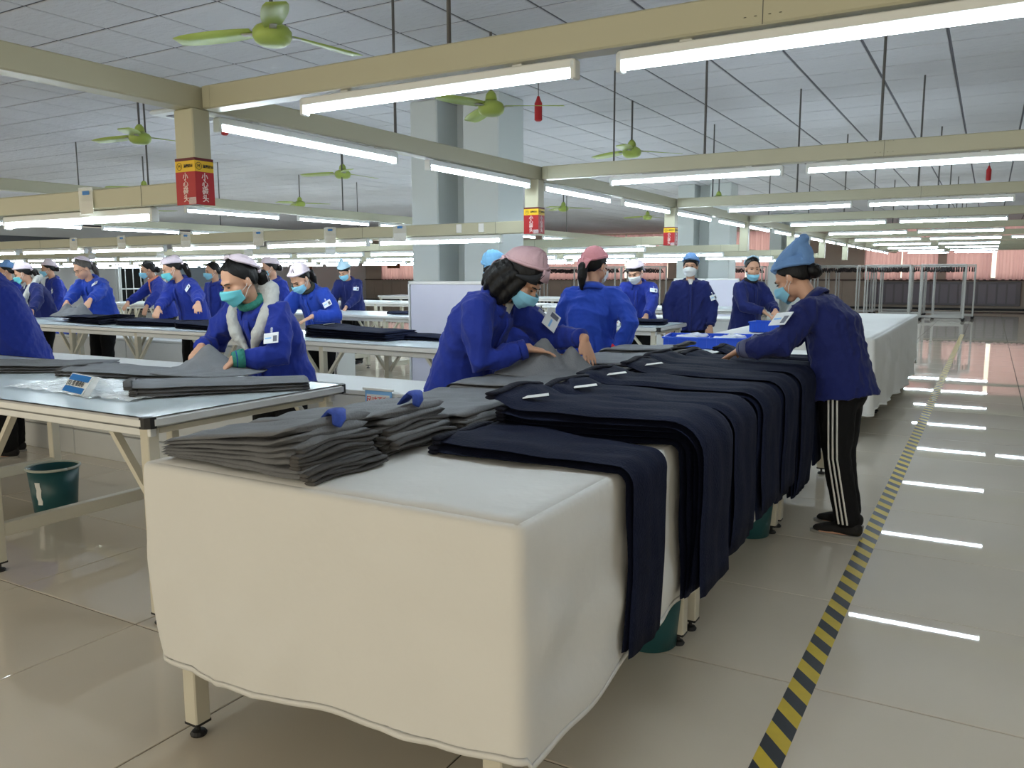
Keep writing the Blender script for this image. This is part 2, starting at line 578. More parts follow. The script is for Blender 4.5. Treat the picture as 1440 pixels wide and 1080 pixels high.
for k, y in enumerate(BY):
    bm_ = cbeam('lighting_beam', '%s high cream beam crossing to the right with tube lights' % dist[k], (-2.975, y - .042), (6.8, y + .042), BZ0, BZ1, 'high cross beams')
    j = MB()
    for xx in (-.61, 2.05, 4.7):
        j.box(xx - .001, xx + .001, y - .0435, y - .042, BZ0, BZ1)
        for dx in (-.05, -.02, .02, .05):
            for dz in (.025, .09):
                j.lathe([(.004, 0), (.004, .001)], 6, (xx + dx, y - .043, BZ0 + dz))
    j.build('joint_plate', DARKMET, bm_)['kind'] = 'stuff'
    if k < 6:
        jp = MB().bbox(-2.97, -2.925, y - .0455, y - .042, BZ0 + .004, BZ1 - .004, .002)
        jp.build('end_plate', CREAM, bm_)
    for xx in ((-1.74, -.64, 2.05, 3.9) if k else (-1.72, .9, 3.0)):
        rod(bm_, xx, y, BZ1)

def zbeam(x, y0, y1, label, group):
    o = MB().bbox(x - .05, x + .05, y0, y1, BZ0, BZ1, .006).build('spine_beam', CREAM)
    tag(o, label, 'beam', group)
    return o
sp = zbeam(-3.04, -1.0, 33.0, 'long high cream beam running away above the main aisle posts', 'high lengthwise beams')
for yy in (1.0, 3.9, 7.1, 10.2, 13.2, 16.4): rod(sp, -3.04, yy, BZ1)
sp2 = zbeam(-7.18, 2.6, 33.0, 'high lengthwise beam left of the twin columns', 'high lengthwise beams')
for yy in (5.3, 8.1, 11, 14.5): rod(sp2, -7.18, yy, BZ1)
sp3 = zbeam(-10.97, 3.4, 33.0, 'furthest left high lengthwise beam', 'high lengthwise beams')
for yy in (7.0, 9.4, 12.8, 16): rod(sp3, -10.97, yy, BZ1)

# posts dropping from the high beams to the low rails
LZ0, LZ1 = 1.73, 1.824
posts = []
for k, y in enumerate(BY[:7]):
    o = MB().bbox(-3.094, -2.975, y - .098, y - .004, LZ0 - .005, BZ0, .005).build('drop_post', CREAM)
    tag(o, '%s cream drop post under the long high beam%s' % (dist[k], ', wrapped in a red warning sign' if k < 3 else ''), 'post', 'drop posts')
    posts.append(o)
for k, y in enumerate(BY[:6]):
    xl = -15.5 - 3.2 * k if k else -7.6
    xl = max(xl, XL + .1)
    o = cbeam('light_rail', '%s low pale rail above the left workbenches' % dist[k], (xl, y - .085), (-3.098 if k < 7 else -2.975, y - .008), LZ0, LZ1, 'low rails')
    j = MB()
    for xx in (-3.36, -4.7, -7.05, -9.5, -11.9):
        if xx > xl: j.box(xx - .001, xx + .001, y - .0862, y - .085, LZ0, LZ1)
    j.build('joint_plate', DARKMET, o)['kind'] = 'stuff'
    if k < 3:
        for xx in (-3.4, -3.19):
            if k == 1:
                so = MB().bbox(xx - .026 - .3, xx + .026 - .3, y - .092, y - .085, LZ0 + .017, LZ0 + .085, .003).build('socket_plate', PAPER, o)

# red warning signs on the posts
def warn_sign(y, label):
    t = thing('warning_sign', label, 'sign', (-3.0345, y - .051, 1.722), 0, 'red low-headroom signs')
    t.scale = (.85, .85, .85)
    ang = .012
    H_ = .232
    for side in (0, 1):
        w_ = .152 if side == 0 else .122
        for nm, z0, z1, mt in (('dark_band', H_ - .014, H_, DREDP), ('yellow_band', H_ - .068, H_ - .014, YELP), ('red_panel', 0, H_ - .068, REDP)):
            if side == 0:
                mb = MB().box(-.0705 - .004, .0705 + .003, -.0582, -.0562, z0, z1)
            else:
                mb = MB().box(.0712, .0732, -.0575, .058, z0, z1)
            mb.build(nm, mt, t)
        chars = '小心碰头'
        for i, c in enumerate(chars):
            z = H_ - .068 - .026 - i * .036
            if side == 0:
                text_mesh(c, .040, WHITEINK, 'lettering', t, (0.0, -.0592, z), (R(90), 0, 0), bold=.0006)
            else:
                text_mesh(c, .040, WHITEINK, 'lettering', t, (.0742, 0.0, z), (R(90), 0, R(90)), bold=.0006)
        zc = H_ - .041
        if side == 0:
            text_mesh('温馨提示', .017, INK, 'lettering', t, (.025, -.0592, zc), (R(90), 0, 0), bold=.0003)
            text_mesh('M', .022, INK, 'emblem', t, (-.042, -.0592, zc), (R(90), 0, 0))
            ring_at = lambda a: (-.042 + .018 * math.cos(a), -.0592, zc + .018 * math.sin(a))
        else:
            text_mesh('温馨提示', .017, INK, 'lettering', t, (.0742, .024, zc), (R(90), 0, R(90)), bold=.0003)
            text_mesh('M', .022, INK, 'emblem', t, (.0742, -.034, zc), (R(90), 0, R(90)))
            ring_at = lambda a: (.0742, -.034 + .018 * math.cos(a), zc + .018 * math.sin(a))
        MB().tube([ring_at(2 * math.pi * i / 20) for i in range(21)], .0011, 5, cap=False).build('emblem_ring', INK, t)
    MB().bbox(.02, .075, -.0605, -.0592, .002, .036, .0005).build('clear_tape', CLEAR, t)
    return t
warn_sign(BY[0], 'red and yellow mind-your-head sign on the nearest drop post')
warn_sign(BY[1], 'small red and yellow sign on the second drop post')
warn_sign(BY[2], 'distant red and yellow sign on the third drop post')

# tube light fixtures
def tube_mesh(L, axis):
    h = MB(); t = MB(); c = MB()
    hw = .021
    h.bbox(-L / 2, L / 2, -hw, hw, .015, .047, .004)
    h.bbox(-L / 2 + .2, -L / 2 + .24, -.01, .01, .043, .056, .002).bbox(L / 2 - .24, L / 2 - .2, -.01, .01, .043, .056, .002)
    t.tube([(-L / 2 + .016, 0, .004), (L / 2 - .016, 0, .004)], [(.0155, .0155)] * 2, 8, ref=(0, 1, 0), cap=False)
    c.bbox(-L / 2 - .004, -L / 2 + .016, -hw, hw, -.019, .043, .004)
    c2 = MB().bbox(L / 2 - .016, L / 2 + .004, -hw, hw, -.019, .043, .004)
    out = []
    for m_, mt in ((h, WHITEPAINT), (t, TUBE), (c, WHITEPAINT), (c2, WHITEPAINT)):
        if axis == 'y':
            m_.v = [(-y, x, z) for x, y, z in m_.v]
        me = m_.mesh('fixture'); me.materials.append(mt); out.append(me)
    return out
TM = {'x': tube_mesh(1.21, 'x'), 'y': tube_mesh(1.275, 'y')}
def fixture(x, y, z, axis, label, group):
    ms = TM[axis]
    o = link('tube_light', ms[0]); o.location = (x, y, z)
    tag(o, label, 'light', group)
    link('lit_tube', ms[1], o); link('end_cap', ms[2], o); link('end_cap', ms[3], o)
    return o
def seen(p, m=120):
    q = pix(p)
    return q and -m < q[0] < 1440 + m and -200 < q[1] < 1080
nfx = 0
for k, y in enumerate(BY):
    i = 0; x = -1.82
    while x < 6.2:
        if i < 2 or (k in (0, 5) and i == 2):
            fixture(x, y - .004, 2.07, 'x', '%s tube light from the spine under the %s high cross beam' % (ORD[i], dist[k]), 'tubes under the high cross beams')
            nfx += 1
        i += 1; x += 1.36
for xb, nm, yb0 in ((-3.025, 'long high beam over the posts', 0), (-7.16, 'high beam left of the columns', 1), (-10.94, 'furthest left high beam', 1)):
    i = 0
    for k in range(yb0, 9):
        for dy in (.71, 2.30):
            yy = BY[k] + dy
            if seen((xb, yy, 2.2)):
                fixture(xb, yy, 2.07, 'y', '%s lengthwise tube light from the camera under the %s' % (ORD[i], nm), 'lengthwise tube lights')
                i += 1; nfx += 1
for k, y in enumerate(BY[:6]):
    i = 0; x = -3.93
    while x > max(-15.5 - 3.2 * k if k else -7.6, XL) + .65:
        if seen((x, y, 1.75), 60):
            fixture(x, y - .047, 1.68, 'x', '%s tube light from the post end under the %s low rail' % (ORD[i], dist[k]), 'tubes under the low rails')
            nfx += 1
        i += 1; x -= 1.343

# plastic card pockets hanging on the low rails
def card_pocket(x, k, label, mt=CARD, w_=.105, h_=.16):
    y = BY[k] - .09
    t = thing('card_pocket', label, 'card', (x, y, LZ1 + .012), 0, 'card pockets on the low rails')
    MB().box(-w_ / 2, w_ / 2, -.004, -.002, -h_ * .95, -h_ * .5).build('card', mt, t)
    MB().box(-w_ / 2 - .006, w_ / 2 + .006, -.006, -.005, -h_, .0).build('pocket', CLEAR, t)
    MB().box(-.022, .03, -.0075, -.0062, -.036, -.018).build('heading', BLUEP, t)
    MB().tube([(-.05, -.003, 0), (-.05, .05, .004)], .0015, 5).build('hook', STEEL, t)
card_pocket(-3.76, 0, 'yellowish card in a clear pocket on the nearest low rail', w_=.098, h_=.132)
for i, (x, k, mt) in enumerate([(-4.29, 1, PAPER), (-5.06, 1, CARD), (-5.95, 1, CARD), (-6.97, 1, PAPER), (-7.99, 1, PAPER), (-8.84, 1, CARD), (-7.9, 2, PAPER), (-9.5, 2, CARD), (-11.5, 2, PAPER), (-13.3, 2, PAPER)]):
    n = ORD[i] if i < 6 else ORD[i - 6]
    card_pocket(x, k, '%s card pocket left of the post on the %s low rail, %s card' % (n, dist[k], 'white' if mt is PAPER else 'yellowish'), mt, w_=.128 if k == 1 else .17, h_=.153)

# ceiling fans
def blade_mb(L=.52):
    v = []; f = []
    n = 8
    for i in range(n + 1):
        t = i / n
        x = .13 + L * t
        wv = .05 + .028 * math.sin(min(1, t * 1.1) * math.pi * .75)
        if i == n: wv *= .75
        tw = .25 - .12 * t
        for sgn in (-1, 1):
            for zz in (-.002, .002):
                v.append((x, sgn * wv, sgn * wv * tw + zz - .02 * t))
    for i in range(n):
        a, b = i * 4, i * 4 + 4
        f += [(a, a + 2, b + 2, b), (a + 1, b + 1, b + 3, a + 3), (a, b, b + 1, a + 1), (a + 2, a + 3, b + 3, b + 2)]
    f += [(0, 1, 3, 2), (n * 4, n * 4 + 2, n * 4 + 3, n * 4 + 1)]
    return MB().add(v, f)
FAN = {}
FAN['motor'] = (MB().lathe([(.03, -.085), (.075, -.08), (.105, -.06), (.118, -.03), (.118, 0), (.10, .025), (.06, .045), (.035, .05)], 22), FANG)
FAN['canopy'] = (MB().lathe([(.02, .05), (.055, .055), (.045, .10), (.022, .13)], 16), FANG)
FAN['blade'] = (blade_mb(), FANG)
FAN['bracket'] = (MB().bbox(.09, .20, -.022, .022, -.012, -.004, .002), STEEL)
FM = {}
for k_, (m_, mt) in FAN.items():
    me = m_.mesh(k_); me.materials.append(mt); me.shade_smooth(); FM[k_] = me
def fan(x, y, z, rot, label):
    t = thing('ceiling_fan', label, 'fan', (x, y, z), rot, 'green ceiling fans')
    k0 = .86
    t.scale = (k0, k0, k0)
    link('motor', FM['motor'], t); link('canopy', FM['canopy'], t)
    MB().tube([(0, 0, .1), (0, 0, (CZ - z) / k0)], .012, 8).build('rod', DARKMET, t)
    for i in range(3):
        b = link('blade', FM['blade'], t); b.rotation_euler = (0, 0, i * 2.0944)
        k = link('bracket', FM['bracket'], t); k.rotation_euler = (0, 0, i * 2.0944)
FANS = [(-3.36, 3.28, 2.69, R(-42), 'largest green fan hanging nearest the camera above the long beam'),
        (-3.38, 5.52, 2.69, R(20), 'green fan in front of the nearest twin column'),
        (-7.10, 5.18, 2.73, R(70), 'green fan with a bell canopy left of the red sign'),
        (-11.39, 8.33, 2.75, R(10), 'small green fan just above the nearest low rail'),
        (-3.40, 8.42, 2.72, R(40), 'green fan on a long rod right of the nearest twin column'),
        (-7.22, 8.16, 2.70, R(80), 'green fan left of the nearest twin column'),
        (-11.05, 11.30, 2.72, R(30), 'small distant green fan left of centre near a rod'),
        (-7.31, 11.56, 2.68, R(10), 'small green fan close to the left face of the column'),
        (-4.17, 14.36, 2.72, R(55), 'green fan above the fourth high cross beam'),
        (-7.31, 14.62, 2.70, R(25), 'small far green fan right of the second post'),
        (-6.80, 17.85, 2.70, R(65), 'furthest small green fan between the second and third posts'),
        (-14.88, 11.05, 2.72, R(15), 'tiny green fan far left above the rails')]
for f_ in FANS: fan(*f_)

# dry powder extinguisher pods and a ceiling cassette
for x, y, lb in ((-3.66, 6.8, 'red hanging extinguisher pod near the nearest column'), (-6.7, 5.85, 'red hanging extinguisher pod left of the red sign'), (-.12, 14.6, 'red hanging extinguisher pod at far right of the ceiling')):
    t = thing('extinguisher_pod', lb, 'extinguisher', (x, y, 2.80), 0)
    MB().lathe([(.02, 0), (.035, .01), (.035, .16), (.02, .19), (.012, .22)], 12).build('body', REDP, t)
    MB().tube([(0, 0, .2), (0, 0, CZ - 2.80)], .004, 6).build('wire', DARKMET, t)
o = MB().bbox(-8.2, -7.5, 6.1, 6.8, CZ - .05, CZ, .02).build('ceiling_cassette', WHITEPAINT); tag(o, 'white square ceiling air cassette beyond the bell fan', 'air conditioner')
MB().bbox(-8.07, -7.63, 6.23, 6.67, CZ - .056, CZ - .045, .004).build('grille', DARKMET, o)

# ================================================================== FLOOR TAPE
tape = thing('floor_tape', 'yellow and black striped hazard tape running along the aisle floor', 'tape', (-.474, 0, 0))
y = 2.0; i = 0
pit = .163
hw = .041
while y < 21.5:
    mb = MB()
    sk = .05
    n_ = pit / 2 if y < 9 else pit / 2
    mb.add([(-hw, y + sk, .0004), (hw, y - sk, .0004), (hw, y - sk + n_, .0004), (-hw, y + sk + n_, .0004),
            (-hw, y + sk, .0012), (hw, y - sk, .0012), (hw, y - sk + n_, .0012), (-hw, y + sk + n_, .0012)],
           [(4, 5, 6, 7), (0, 1, 5, 4), (1, 2, 6, 5), (2, 3, 7, 6), (3, 0, 4, 7)])
    mb.build('stripe', TAPEY if i % 2 else TAPEB, tape)
    i += 1; y += n_

# ================================================================== TABLES
TH = .87
def leg_with_foot(parent, x, y, h, w_=.052, m_=LEG):
    l = MB().bbox(x - w_ / 2, x + w_ / 2, y - w_ / 2, y + w_ / 2, .045, h, .004).build('leg', m_, parent)
    MB().bbox(x - w_ / 2 - .001, x + w_ / 2 + .001, y - w_ / 2 - .001, y + w_ / 2 + .001, .04, .05, .002).lathe([(.007, .008), (.007, .042)], 8, (x, y, 0)).lathe([(.024, 0), (.026, .006), (.02, .014), (.008, .017)], 14, (x, y, 0)).build('foot', BLACK, l)
    return l

def work_table(cx, cy, sx, sy, label, rz=0.0, legs=(0, 1), braces=True, group='laminate work tables', H_=TH, lowrails=True, detail=True):
    t = thing('work_table', label, 'table', (cx, cy, 0), rz, group)
    x0, x1, y0, y1 = -sx / 2, sx / 2, -sy / 2, sy / 2
    MB().bbox(x0 + .02, x1 - .02, y0 + .02, y1 - .02, H_ - .035, H_, .003).build('table_top', TOPW, t)
    e = MB()
    e.bbox(x0 + .03, x1 - .03, y0, y0 + .022, H_ - .042, H_ + .001, .009).build('edge_strip', ALU, t)
    MB().bbox(x0 + .03, x1 - .03, y1 - .022, y1, H_ - .042, H_ + .001, .009).build('edge_strip', ALU, t)
    MB().bbox(x0, x0 + .022, y0 + .03, y1 - .03, H_ - .042, H_ + .001, .009).build('edge_strip', ALU, t)
    MB().bbox(x1 - .022, x1, y0 + .03, y1 - .03, H_ - .042, H_ + .001, .009).build('edge_strip', ALU, t)
    for a in (x0, x1):
        for b in (y0, y1):
            sx_, sy_ = (1 if a < 0 else -1), (1 if b < 0 else -1)
            mb = MB()
            v = []
            for z in (H_ - .043, H_ + .0015):
                v += [(a + sx_ * .045, b + sy_ * .0, z), (a + sx_ * .02, b + sy_ * .004, z), (a + sx_ * .004, b + sy_ * .02, z), (a, b + sy_ * .045, z), (a + sx_ * .03, b + sy_ * .045, z), (a + sx_ * .045, b + sy_ * .03, z)]
            mb.add(v, [tuple(range(6)), tuple(range(11, 5, -1))] + [(i, (i + 1) % 6, 6 + (i + 1) % 6, 6 + i) for i in range(6)])
            mb.build('corner_cap', BLACK, t)
    n = max(2, round(sx / 1.25) + 1)
    ap = MB()
    ap.bbox(x0 + .05, x1 - .05, y0 + .05, y0 + .08, H_ - .085, H_ - .036, .003).bbox(x0 + .05, x1 - .05, y1 - .08, y1 - .05, H_ - .085, H_ - .036, .003)
    ap.build('apron', ALU, t)
    for i in range(n):
        xx = x0 + .09 + (sx - .18) * i / (n - 1)
        for yy in (y0 + .075, y1 - .075):
            leg_with_foot(t, xx, yy, H_ - .036)
        MB().bbox(xx - .02, xx + .02, y0 + .11, y1 - .11, H_ - .08, H_ - .04, .003).build('cross_bar', LEG, t)
        if lowrails:
            MB().bbox(xx - .024, xx + .024, y0 + .10, y1 - .10, .17, .235, .004).build('stretcher', LEG, t)
        if braces:
            for yy in (y0 + .075, y1 - .075):
                for s_ in ((-1, 1) if 0 < i < n - 1 else ((1,) if i == 0 else (-1,))):
                    MB().bar((xx + s_ * .02, yy, H_ - .33), (xx + s_ * .24, yy, H_ - .07), .032, .022).build('brace', LEG, t)
    return t

# L-shaped memory of the room: near left table
L1X0, L1X1, L1Y0, L1Y1 = -6.55, -2.775, 1.975, 3.135
work_table((L1X0 + L1X1) / 2, (L1Y0 + L1Y1) / 2, L1X1 - L1X0, L1Y1 - L1Y0, 'pale laminate work table with aluminium edge at the left foreground')
work_table(-8.85, 5.85, 4.9, .95, 'long laminate table with navy trousers behind the left foreground table', R(-1))
work_table(-4.78, 5.52, 2.9, .95, 'laminate table with white V braces left of the pink capped inspector', R(-3.5))
work_table(-7.6, 9.2, 3.7, 1.0, 'laminate table in front of the woman in an ice blue kerchief', R(-4))
work_table(-14.2, 10.6, 3.6, 1.0, 'laminate table far left with a blue crate on it', R(-6))
work_table(-3.75, 8.45, 1.7, 1.0, 'laminate table with a small name stand right of the column', R(2))
work_table(-9.5, 13.4, 5.0, 1.0, 'far pale laminate table in front of the pink curtains', 0, braces=False)
work_table(-11.0, 17.5, 6.0, 1.0, 'furthest pale laminate table under the curtains', 0, braces=False)
work_table(-5.0, 13.2, 3.6, 1.0, 'pale long table behind the woman with the ice white mask', 0, braces=False)

# main inspection tables under the cloths: three units and four units
def cloth_table(x0, x1, y0, y1, label, group):
    t = thing('inspection_table', label, 'table', ((x0 + x1) / 2, (y0 + y1) / 2, 0), 0, group)
    a, b = (x1 - x0) / 2, (y1 - y0) / 2
    MB().bbox(-a, a, -b, b, TH - .045, TH - .008, .004).build('table_top', TOPW, t)
    for sx_ in (-1, 1):
        for sy_ in (-1, 1):
            leg_with_foot(t, sx_ * (a - .075), sy_ * (b - .04), TH - .045, .055)
    MB().bbox(-a + .05, a - .05, -b + .02, -b + .05, TH - .1, TH - .045).bbox(-a + .05, a - .05, b - .05, b - .02, TH - .1, TH - .045).build('apron', LEG, t)
    for sx_ in (-1, 1):
        MB().bbox(sx_ * (a - .075) - .018, sx_ * (a - .075) + .018, -b + .07, b - .07, TH - .1, TH - .05).build('side_rail', LEG, t)
for i, (a, b) in enumerate(((1.53, 2.96), (3.03, 4.53), (4.58, 6.08))):
    cloth_table(-2.12, -.88, a, b, '%s beige legged table from the front under the near white cloth' % ORD[i], 'tables under the near cloth')
for i in range(3):
    cloth_table(-2.15, -.86, 7.56 + i * 1.52, 7.56 + i * 1.52 + 1.48, '%s beige legged table from the front under the far white cloth' % ORD[i], 'tables under the far cloth')

def tablecloth(x0, x1, y0, y1, ztop, hem, label, seed, rc=.028, billow=.05, fold=.02, pull=0.0):
    """cloth over a table: top, rounded edge and skirts. hem(side, t) gives the hem height"""
    r = random.Random(seed)
    path = []   # perimeter points (x, y, nx, ny, side, t, d)
    def seg(p, q, n_, side, nr):
        for i in range(n_):
            t = i / n_
            path.append((p[0] + (q[0] - p[0]) * t, p[1] + (q[1] - p[1]) * t, nr[0], nr[1], side, t))
    st = .03
    c = rc
    def corner(cx, cy, a0, a1, side):
        for i in range(4):
            a = a0 + (a1 - a0) * i / 4
            path.append((cx + c * math.cos(a), cy + c * math.sin(a), math.cos(a), math.sin(a), side, i / 4))
    P2 = math.pi / 2
    seg((x0 + c, y0), (x1 - c, y0), int((x1 - x0) / st), 'front', (0, -1))
    corner(x1 - c, y0 + c, -P2, 0, 'cfr')
    seg((x1, y0 + c), (x1, y1 - c), int((y1 - y0) / st), 'right', (1, 0))
    corner(x1 - c, y1 - c, 0, P2, 'cbr')
    seg((x1 - c, y1), (x0 + c, y1), int((x1 - x0) / st), 'back', (0, 1))
    corner(x0 + c, y1 - c, P2, 2 * P2, 'cbl')
    seg((x0, y1 - c), (x0, y0 + c), int((y1 - y0) / st), 'left', (-1, 0))
    corner(x0 + c, y0 + c, 2 * P2, 3 * P2, 'cfl')
    n_ = len(path)
    ph = [r.uniform(0, 6.28) for _ in range(8)]
    rows = []
    nzr = 30
    rr = .018
    inner = []
    # rounded edge rows, then the skirt
    ang = [0, .5, 1.0, 1.57]
    prof = [(-rr - .03, ztop - .0015)] + [(-rr + rr * math.sin(a), ztop - rr + rr * math.cos(a)) for a in ang]
    v = []
    for i, (px, py, nx, ny, sd, t) in enumerate(path):
        d = i * st
        z1 = hem(sd, t) + .004 * math.sin(d * 9 + ph[0]) + .003 * math.sin(d * 23 + ph[1])
        crn = 1.0 if sd.startswith('c') else max(0, 1 - min(t, 1 - t) * ((x1 - x0) if sd in ('front', 'back') else (y1 - y0)) / .10)
        for (o_, z) in prof:
            sg = .004 * math.sin(d * 5 + ph[5])
            v.append((px + nx * o_, py + ny * o_, z + sg * 0))
        z0 = prof[-1][1]
        for k in range(1, nzr + 1):
            u = k / nzr
            z = z0 + (z1 - z0) * u
            off = billow * u ** 1.3 * (.55 + .45 * math.sin(d * 2.1 + ph[2])) + fold * u * (math.sin(d * 6.3 + ph[3] + 1.4 * math.sin(d * 1.7)) + .5 * math.sin(d * 15 + ph[4] + 2 * u))
            off += .006 * math.sin(d * 11 + 9 * u + ph[6]) * min(1, u * 3) + .004 * math.sin(7 * d - 17 * u + ph[7])
            if sd == 'front': off = off * .55 + .007 * math.exp(-((px + 1.86) / .012) ** 2) * min(1, u * 5) + .018 * math.sin(5 * px + 9 * z + 1.3 * math.sin(3 * px)) * u + .013 * math.sin(-9 * px + 13 * z + math.sin(8 * px)) * u + .010 * (1 - abs(math.sin(7 * px - 11 * z + 2 * math.sin(4 * px)))) * min(1, 2 * u)
            off = off * (1 - .65 * crn) + crn * billow * u * .2
            off = max(off, .002 + .004 * u)
            sh_ = pull * u ** 3 * max(0, 1 - t * 2.5) if sd == 'front' else (pull * u ** 3 if sd == 'cfl' else 0)
            v.append((px + nx * off + sh_, py + ny * off, z))
    m_ = len(prof) + nzr
    f = []
    for i in range(n_):
        j = (i + 1) % n_
        for k in range(m_ - 1):
            f.append((i * m_ + k, i * m_ + k + 1, j * m_ + k + 1, j * m_ + k))
    # top sheet: slightly wavy fan of quads to a grid
    gx, gy = int((x1 - x0) / .06), int((y1 - y0) / .06)
    base = len(v)
    for b in range(gy + 1):
        for a in range(gx + 1):
            xx = x0 + rr + (x1 - x0 - 2 * rr) * a / gx; yy = y0 + rr + (y1 - y0 - 2 * rr) * b / gy
            edge = a in (0, gx) or b in (0, gy)
            zz = ztop + (0 if edge else .0015 * math.sin(xx * 13 + yy * 9 + ph[0]) + .001 * math.sin(xx * 31 - yy * 17))
            v.append((xx, yy, zz))
    for b in range(gy):
        for a in range(gx):
            q = base + b * (gx + 1) + a
            f.append((q, q + 1, q + gx + 2, q + gx + 1))
    o = MB().add(v, f).build('tablecloth', CLOTH, smooth=True)
    md = o.modifiers.new('s', 'SOLIDIFY'); md.thickness = .0025; md.offset = 0
    # sewn hem: a folded strip along the lower edge
    hv = []
    for i in range(n_):
        p = v[i * m_ + m_ - 1]; q = v[i * m_ + m_ - 2]
        nx, ny = path[i][2], path[i][3]
        hv += [(p[0] + nx * .003, p[1] + ny * .003, p[2] - .003), (p[0] + nx * .0045, p[1] + ny * .0045, p[2] + .006), (q[0] + nx * .002, q[1] + ny * .002, p[2] + .016), (p[0] - nx * .003, p[1] - ny * .003, p[2] - .003)]
    hf = []
    for i in range(n_):
        j = (i + 1) % n_
        for k in range(4):
            hf.append((i * 4 + k, i * 4 + (k + 1) % 4, j * 4 + (k + 1) % 4, j * 4 + k))
    h = MB().add(hv, hf).build('hem', CLOTH, o, smooth=True)
    return tag(o, label, 'tablecloth', 'white tablecloths')
def hem1(sd, t):
    if sd == 'front': return .262 + .05 * t - .008 * math.sin(t * 3.1)
    if sd in ('cfr',): return .312
    if sd == 'right': return .29 + .045 * min(1, t * 8)
    if sd == 'left': return .30
    return .28
tablecloth(-2.15, -.85, 1.50, 6.12, TH, hem1, 'cream white cloth draped over the near inspection tables', 3, billow=.035, fold=.012, pull=.07)
def hem2(sd, t):
    if sd == 'right': return .27 - .1 * math.sin(t * 3.14)
    return .22
tablecloth(-2.2, -.80, 7.45, 12.2, TH, hem2, 'white crinkled cloth draped over the far inspection tables', 5, billow=.05, fold=.028)

# ================================================================== LOW BENCHES, BOARDS
def bench(x0, x1, y0, y1, h, label):
    t = thing('storage_bench', label, 'bench', ((x0 + x1) / 2, (y0 + y1) / 2, 0), 0, 'low pale storage benches')
    a, b = (x1 - x0) / 2, (y1 - y0) / 2
    n = max(2, round((x1 - x0) / 1.25))
    MB().box(-a + .01, a - .01, -b + .02, b - .02, .05, h - .03).build('carcass', mat('bench core', (.30, .31, .31), .6), t)
    MB().bbox(-a, a, -b, b, h - .03, h, .004).build('bench_top', PANELW, t)
    for i in range(n):
        xa = -a + 2 * a * i / n; xb = -a + 2 * a * (i + 1) / n
        MB().bbox(xa + .004, xb - .004, -b + .004, -b + .024, .21, h - .034, .004).build('front_panel', PANELW, t)
        MB().bbox(xa + .004, xb - .004, -b + .004, -b + .024, .0, .2, .004).build('kick_panel', PANELW, t)
    MB().bbox(a - .02, a - .002, -b + .03, b - .03, .0, h - .034, .004).build('end_panel', PANELW, t)
    return t
bench(-11.0, -2.72, 3.80, 4.35, .72, 'low pale bench behind the left foreground table')
bench(-14.0, -6.5, 7.05, 7.5, .56, 'low pale bench behind the second row of tables')
bench(-6.9, -3.0, 11.2, 11.9, .80, 'white fronted counter behind the woman in the denim blue cap')

def board(x0, x1, y, z0, z1, label, n=1):
    t = thing('partition_board', label, 'board', ((x0 + x1) / 2, y, 0), 0)
    a = (x1 - x0) / 2
    for i in range(n):
        xa = -a + 2 * a * i / n; xb = -a + 2 * a * (i + 1) / n
        MB().box(xa + .03, xb - .03, -.008, .008, z0 + .03, z1 - .03).build('board_panel', BOARD, t)
    fr = MB().bbox(-a, a, -.02, .02, z1 - .035, z1, .006).bbox(-a, a, -.02, .02, z0, z0 + .035, .006)
    for i in range(n + 1):
        xa = -a + 2 * a * i / n
        fr.bbox(max(-a, xa - .02), min(a, xa + .02), -.02, .02, z0, z1, .006)
    fr.build('frame', ALU, t)
    for s_ in (-1, 1):
        MB().bbox(s_ * (a - .05) - .02, s_ * (a - .05) + .02, -.2, .2, 0, .03, .006).box(s_ * (a - .05) - .012, s_ * (a - .05) + .012, -.012, .012, .02, z0 + .02).build('stand', ALU, t)
    return t
board(-5.21, -3.75, 6.85, .19, 1.352, 'lilac white partition board standing before the nearest column', 1)
board(-5.65, -4.3, 16.4, .45, 1.32, 'lilac white partition board before the middle column', 2)

# label holder on the bench: 尺寸不良
t = thing('bench_label', 'blue and white size-defect label hanging on the pale bench front', 'label', (-3.12, 3.792, .735), 0)
MB().bbox(-.10, .10, -.012, -.004, -.115, .0, .002).build('backing', LBLUEP, t)
MB().box(-.085, .088, -.0135, -.0122, -.10, -.028).build('face', PAPER, t)
MB().bbox(-.115, .11, -.02, .004, -.004, .012, .003).build('top_edge', PAPER, t)
text_mesh('尺寸不良', .042, REDINK, 'lettering', t, (-.005, -.0145, -.062), (R(90), 0, 0), bold=.0006)
MB().box(-.1, .1, -.0132, -.0122, -.114, -.104).build('dark_line', BLUEP, t)

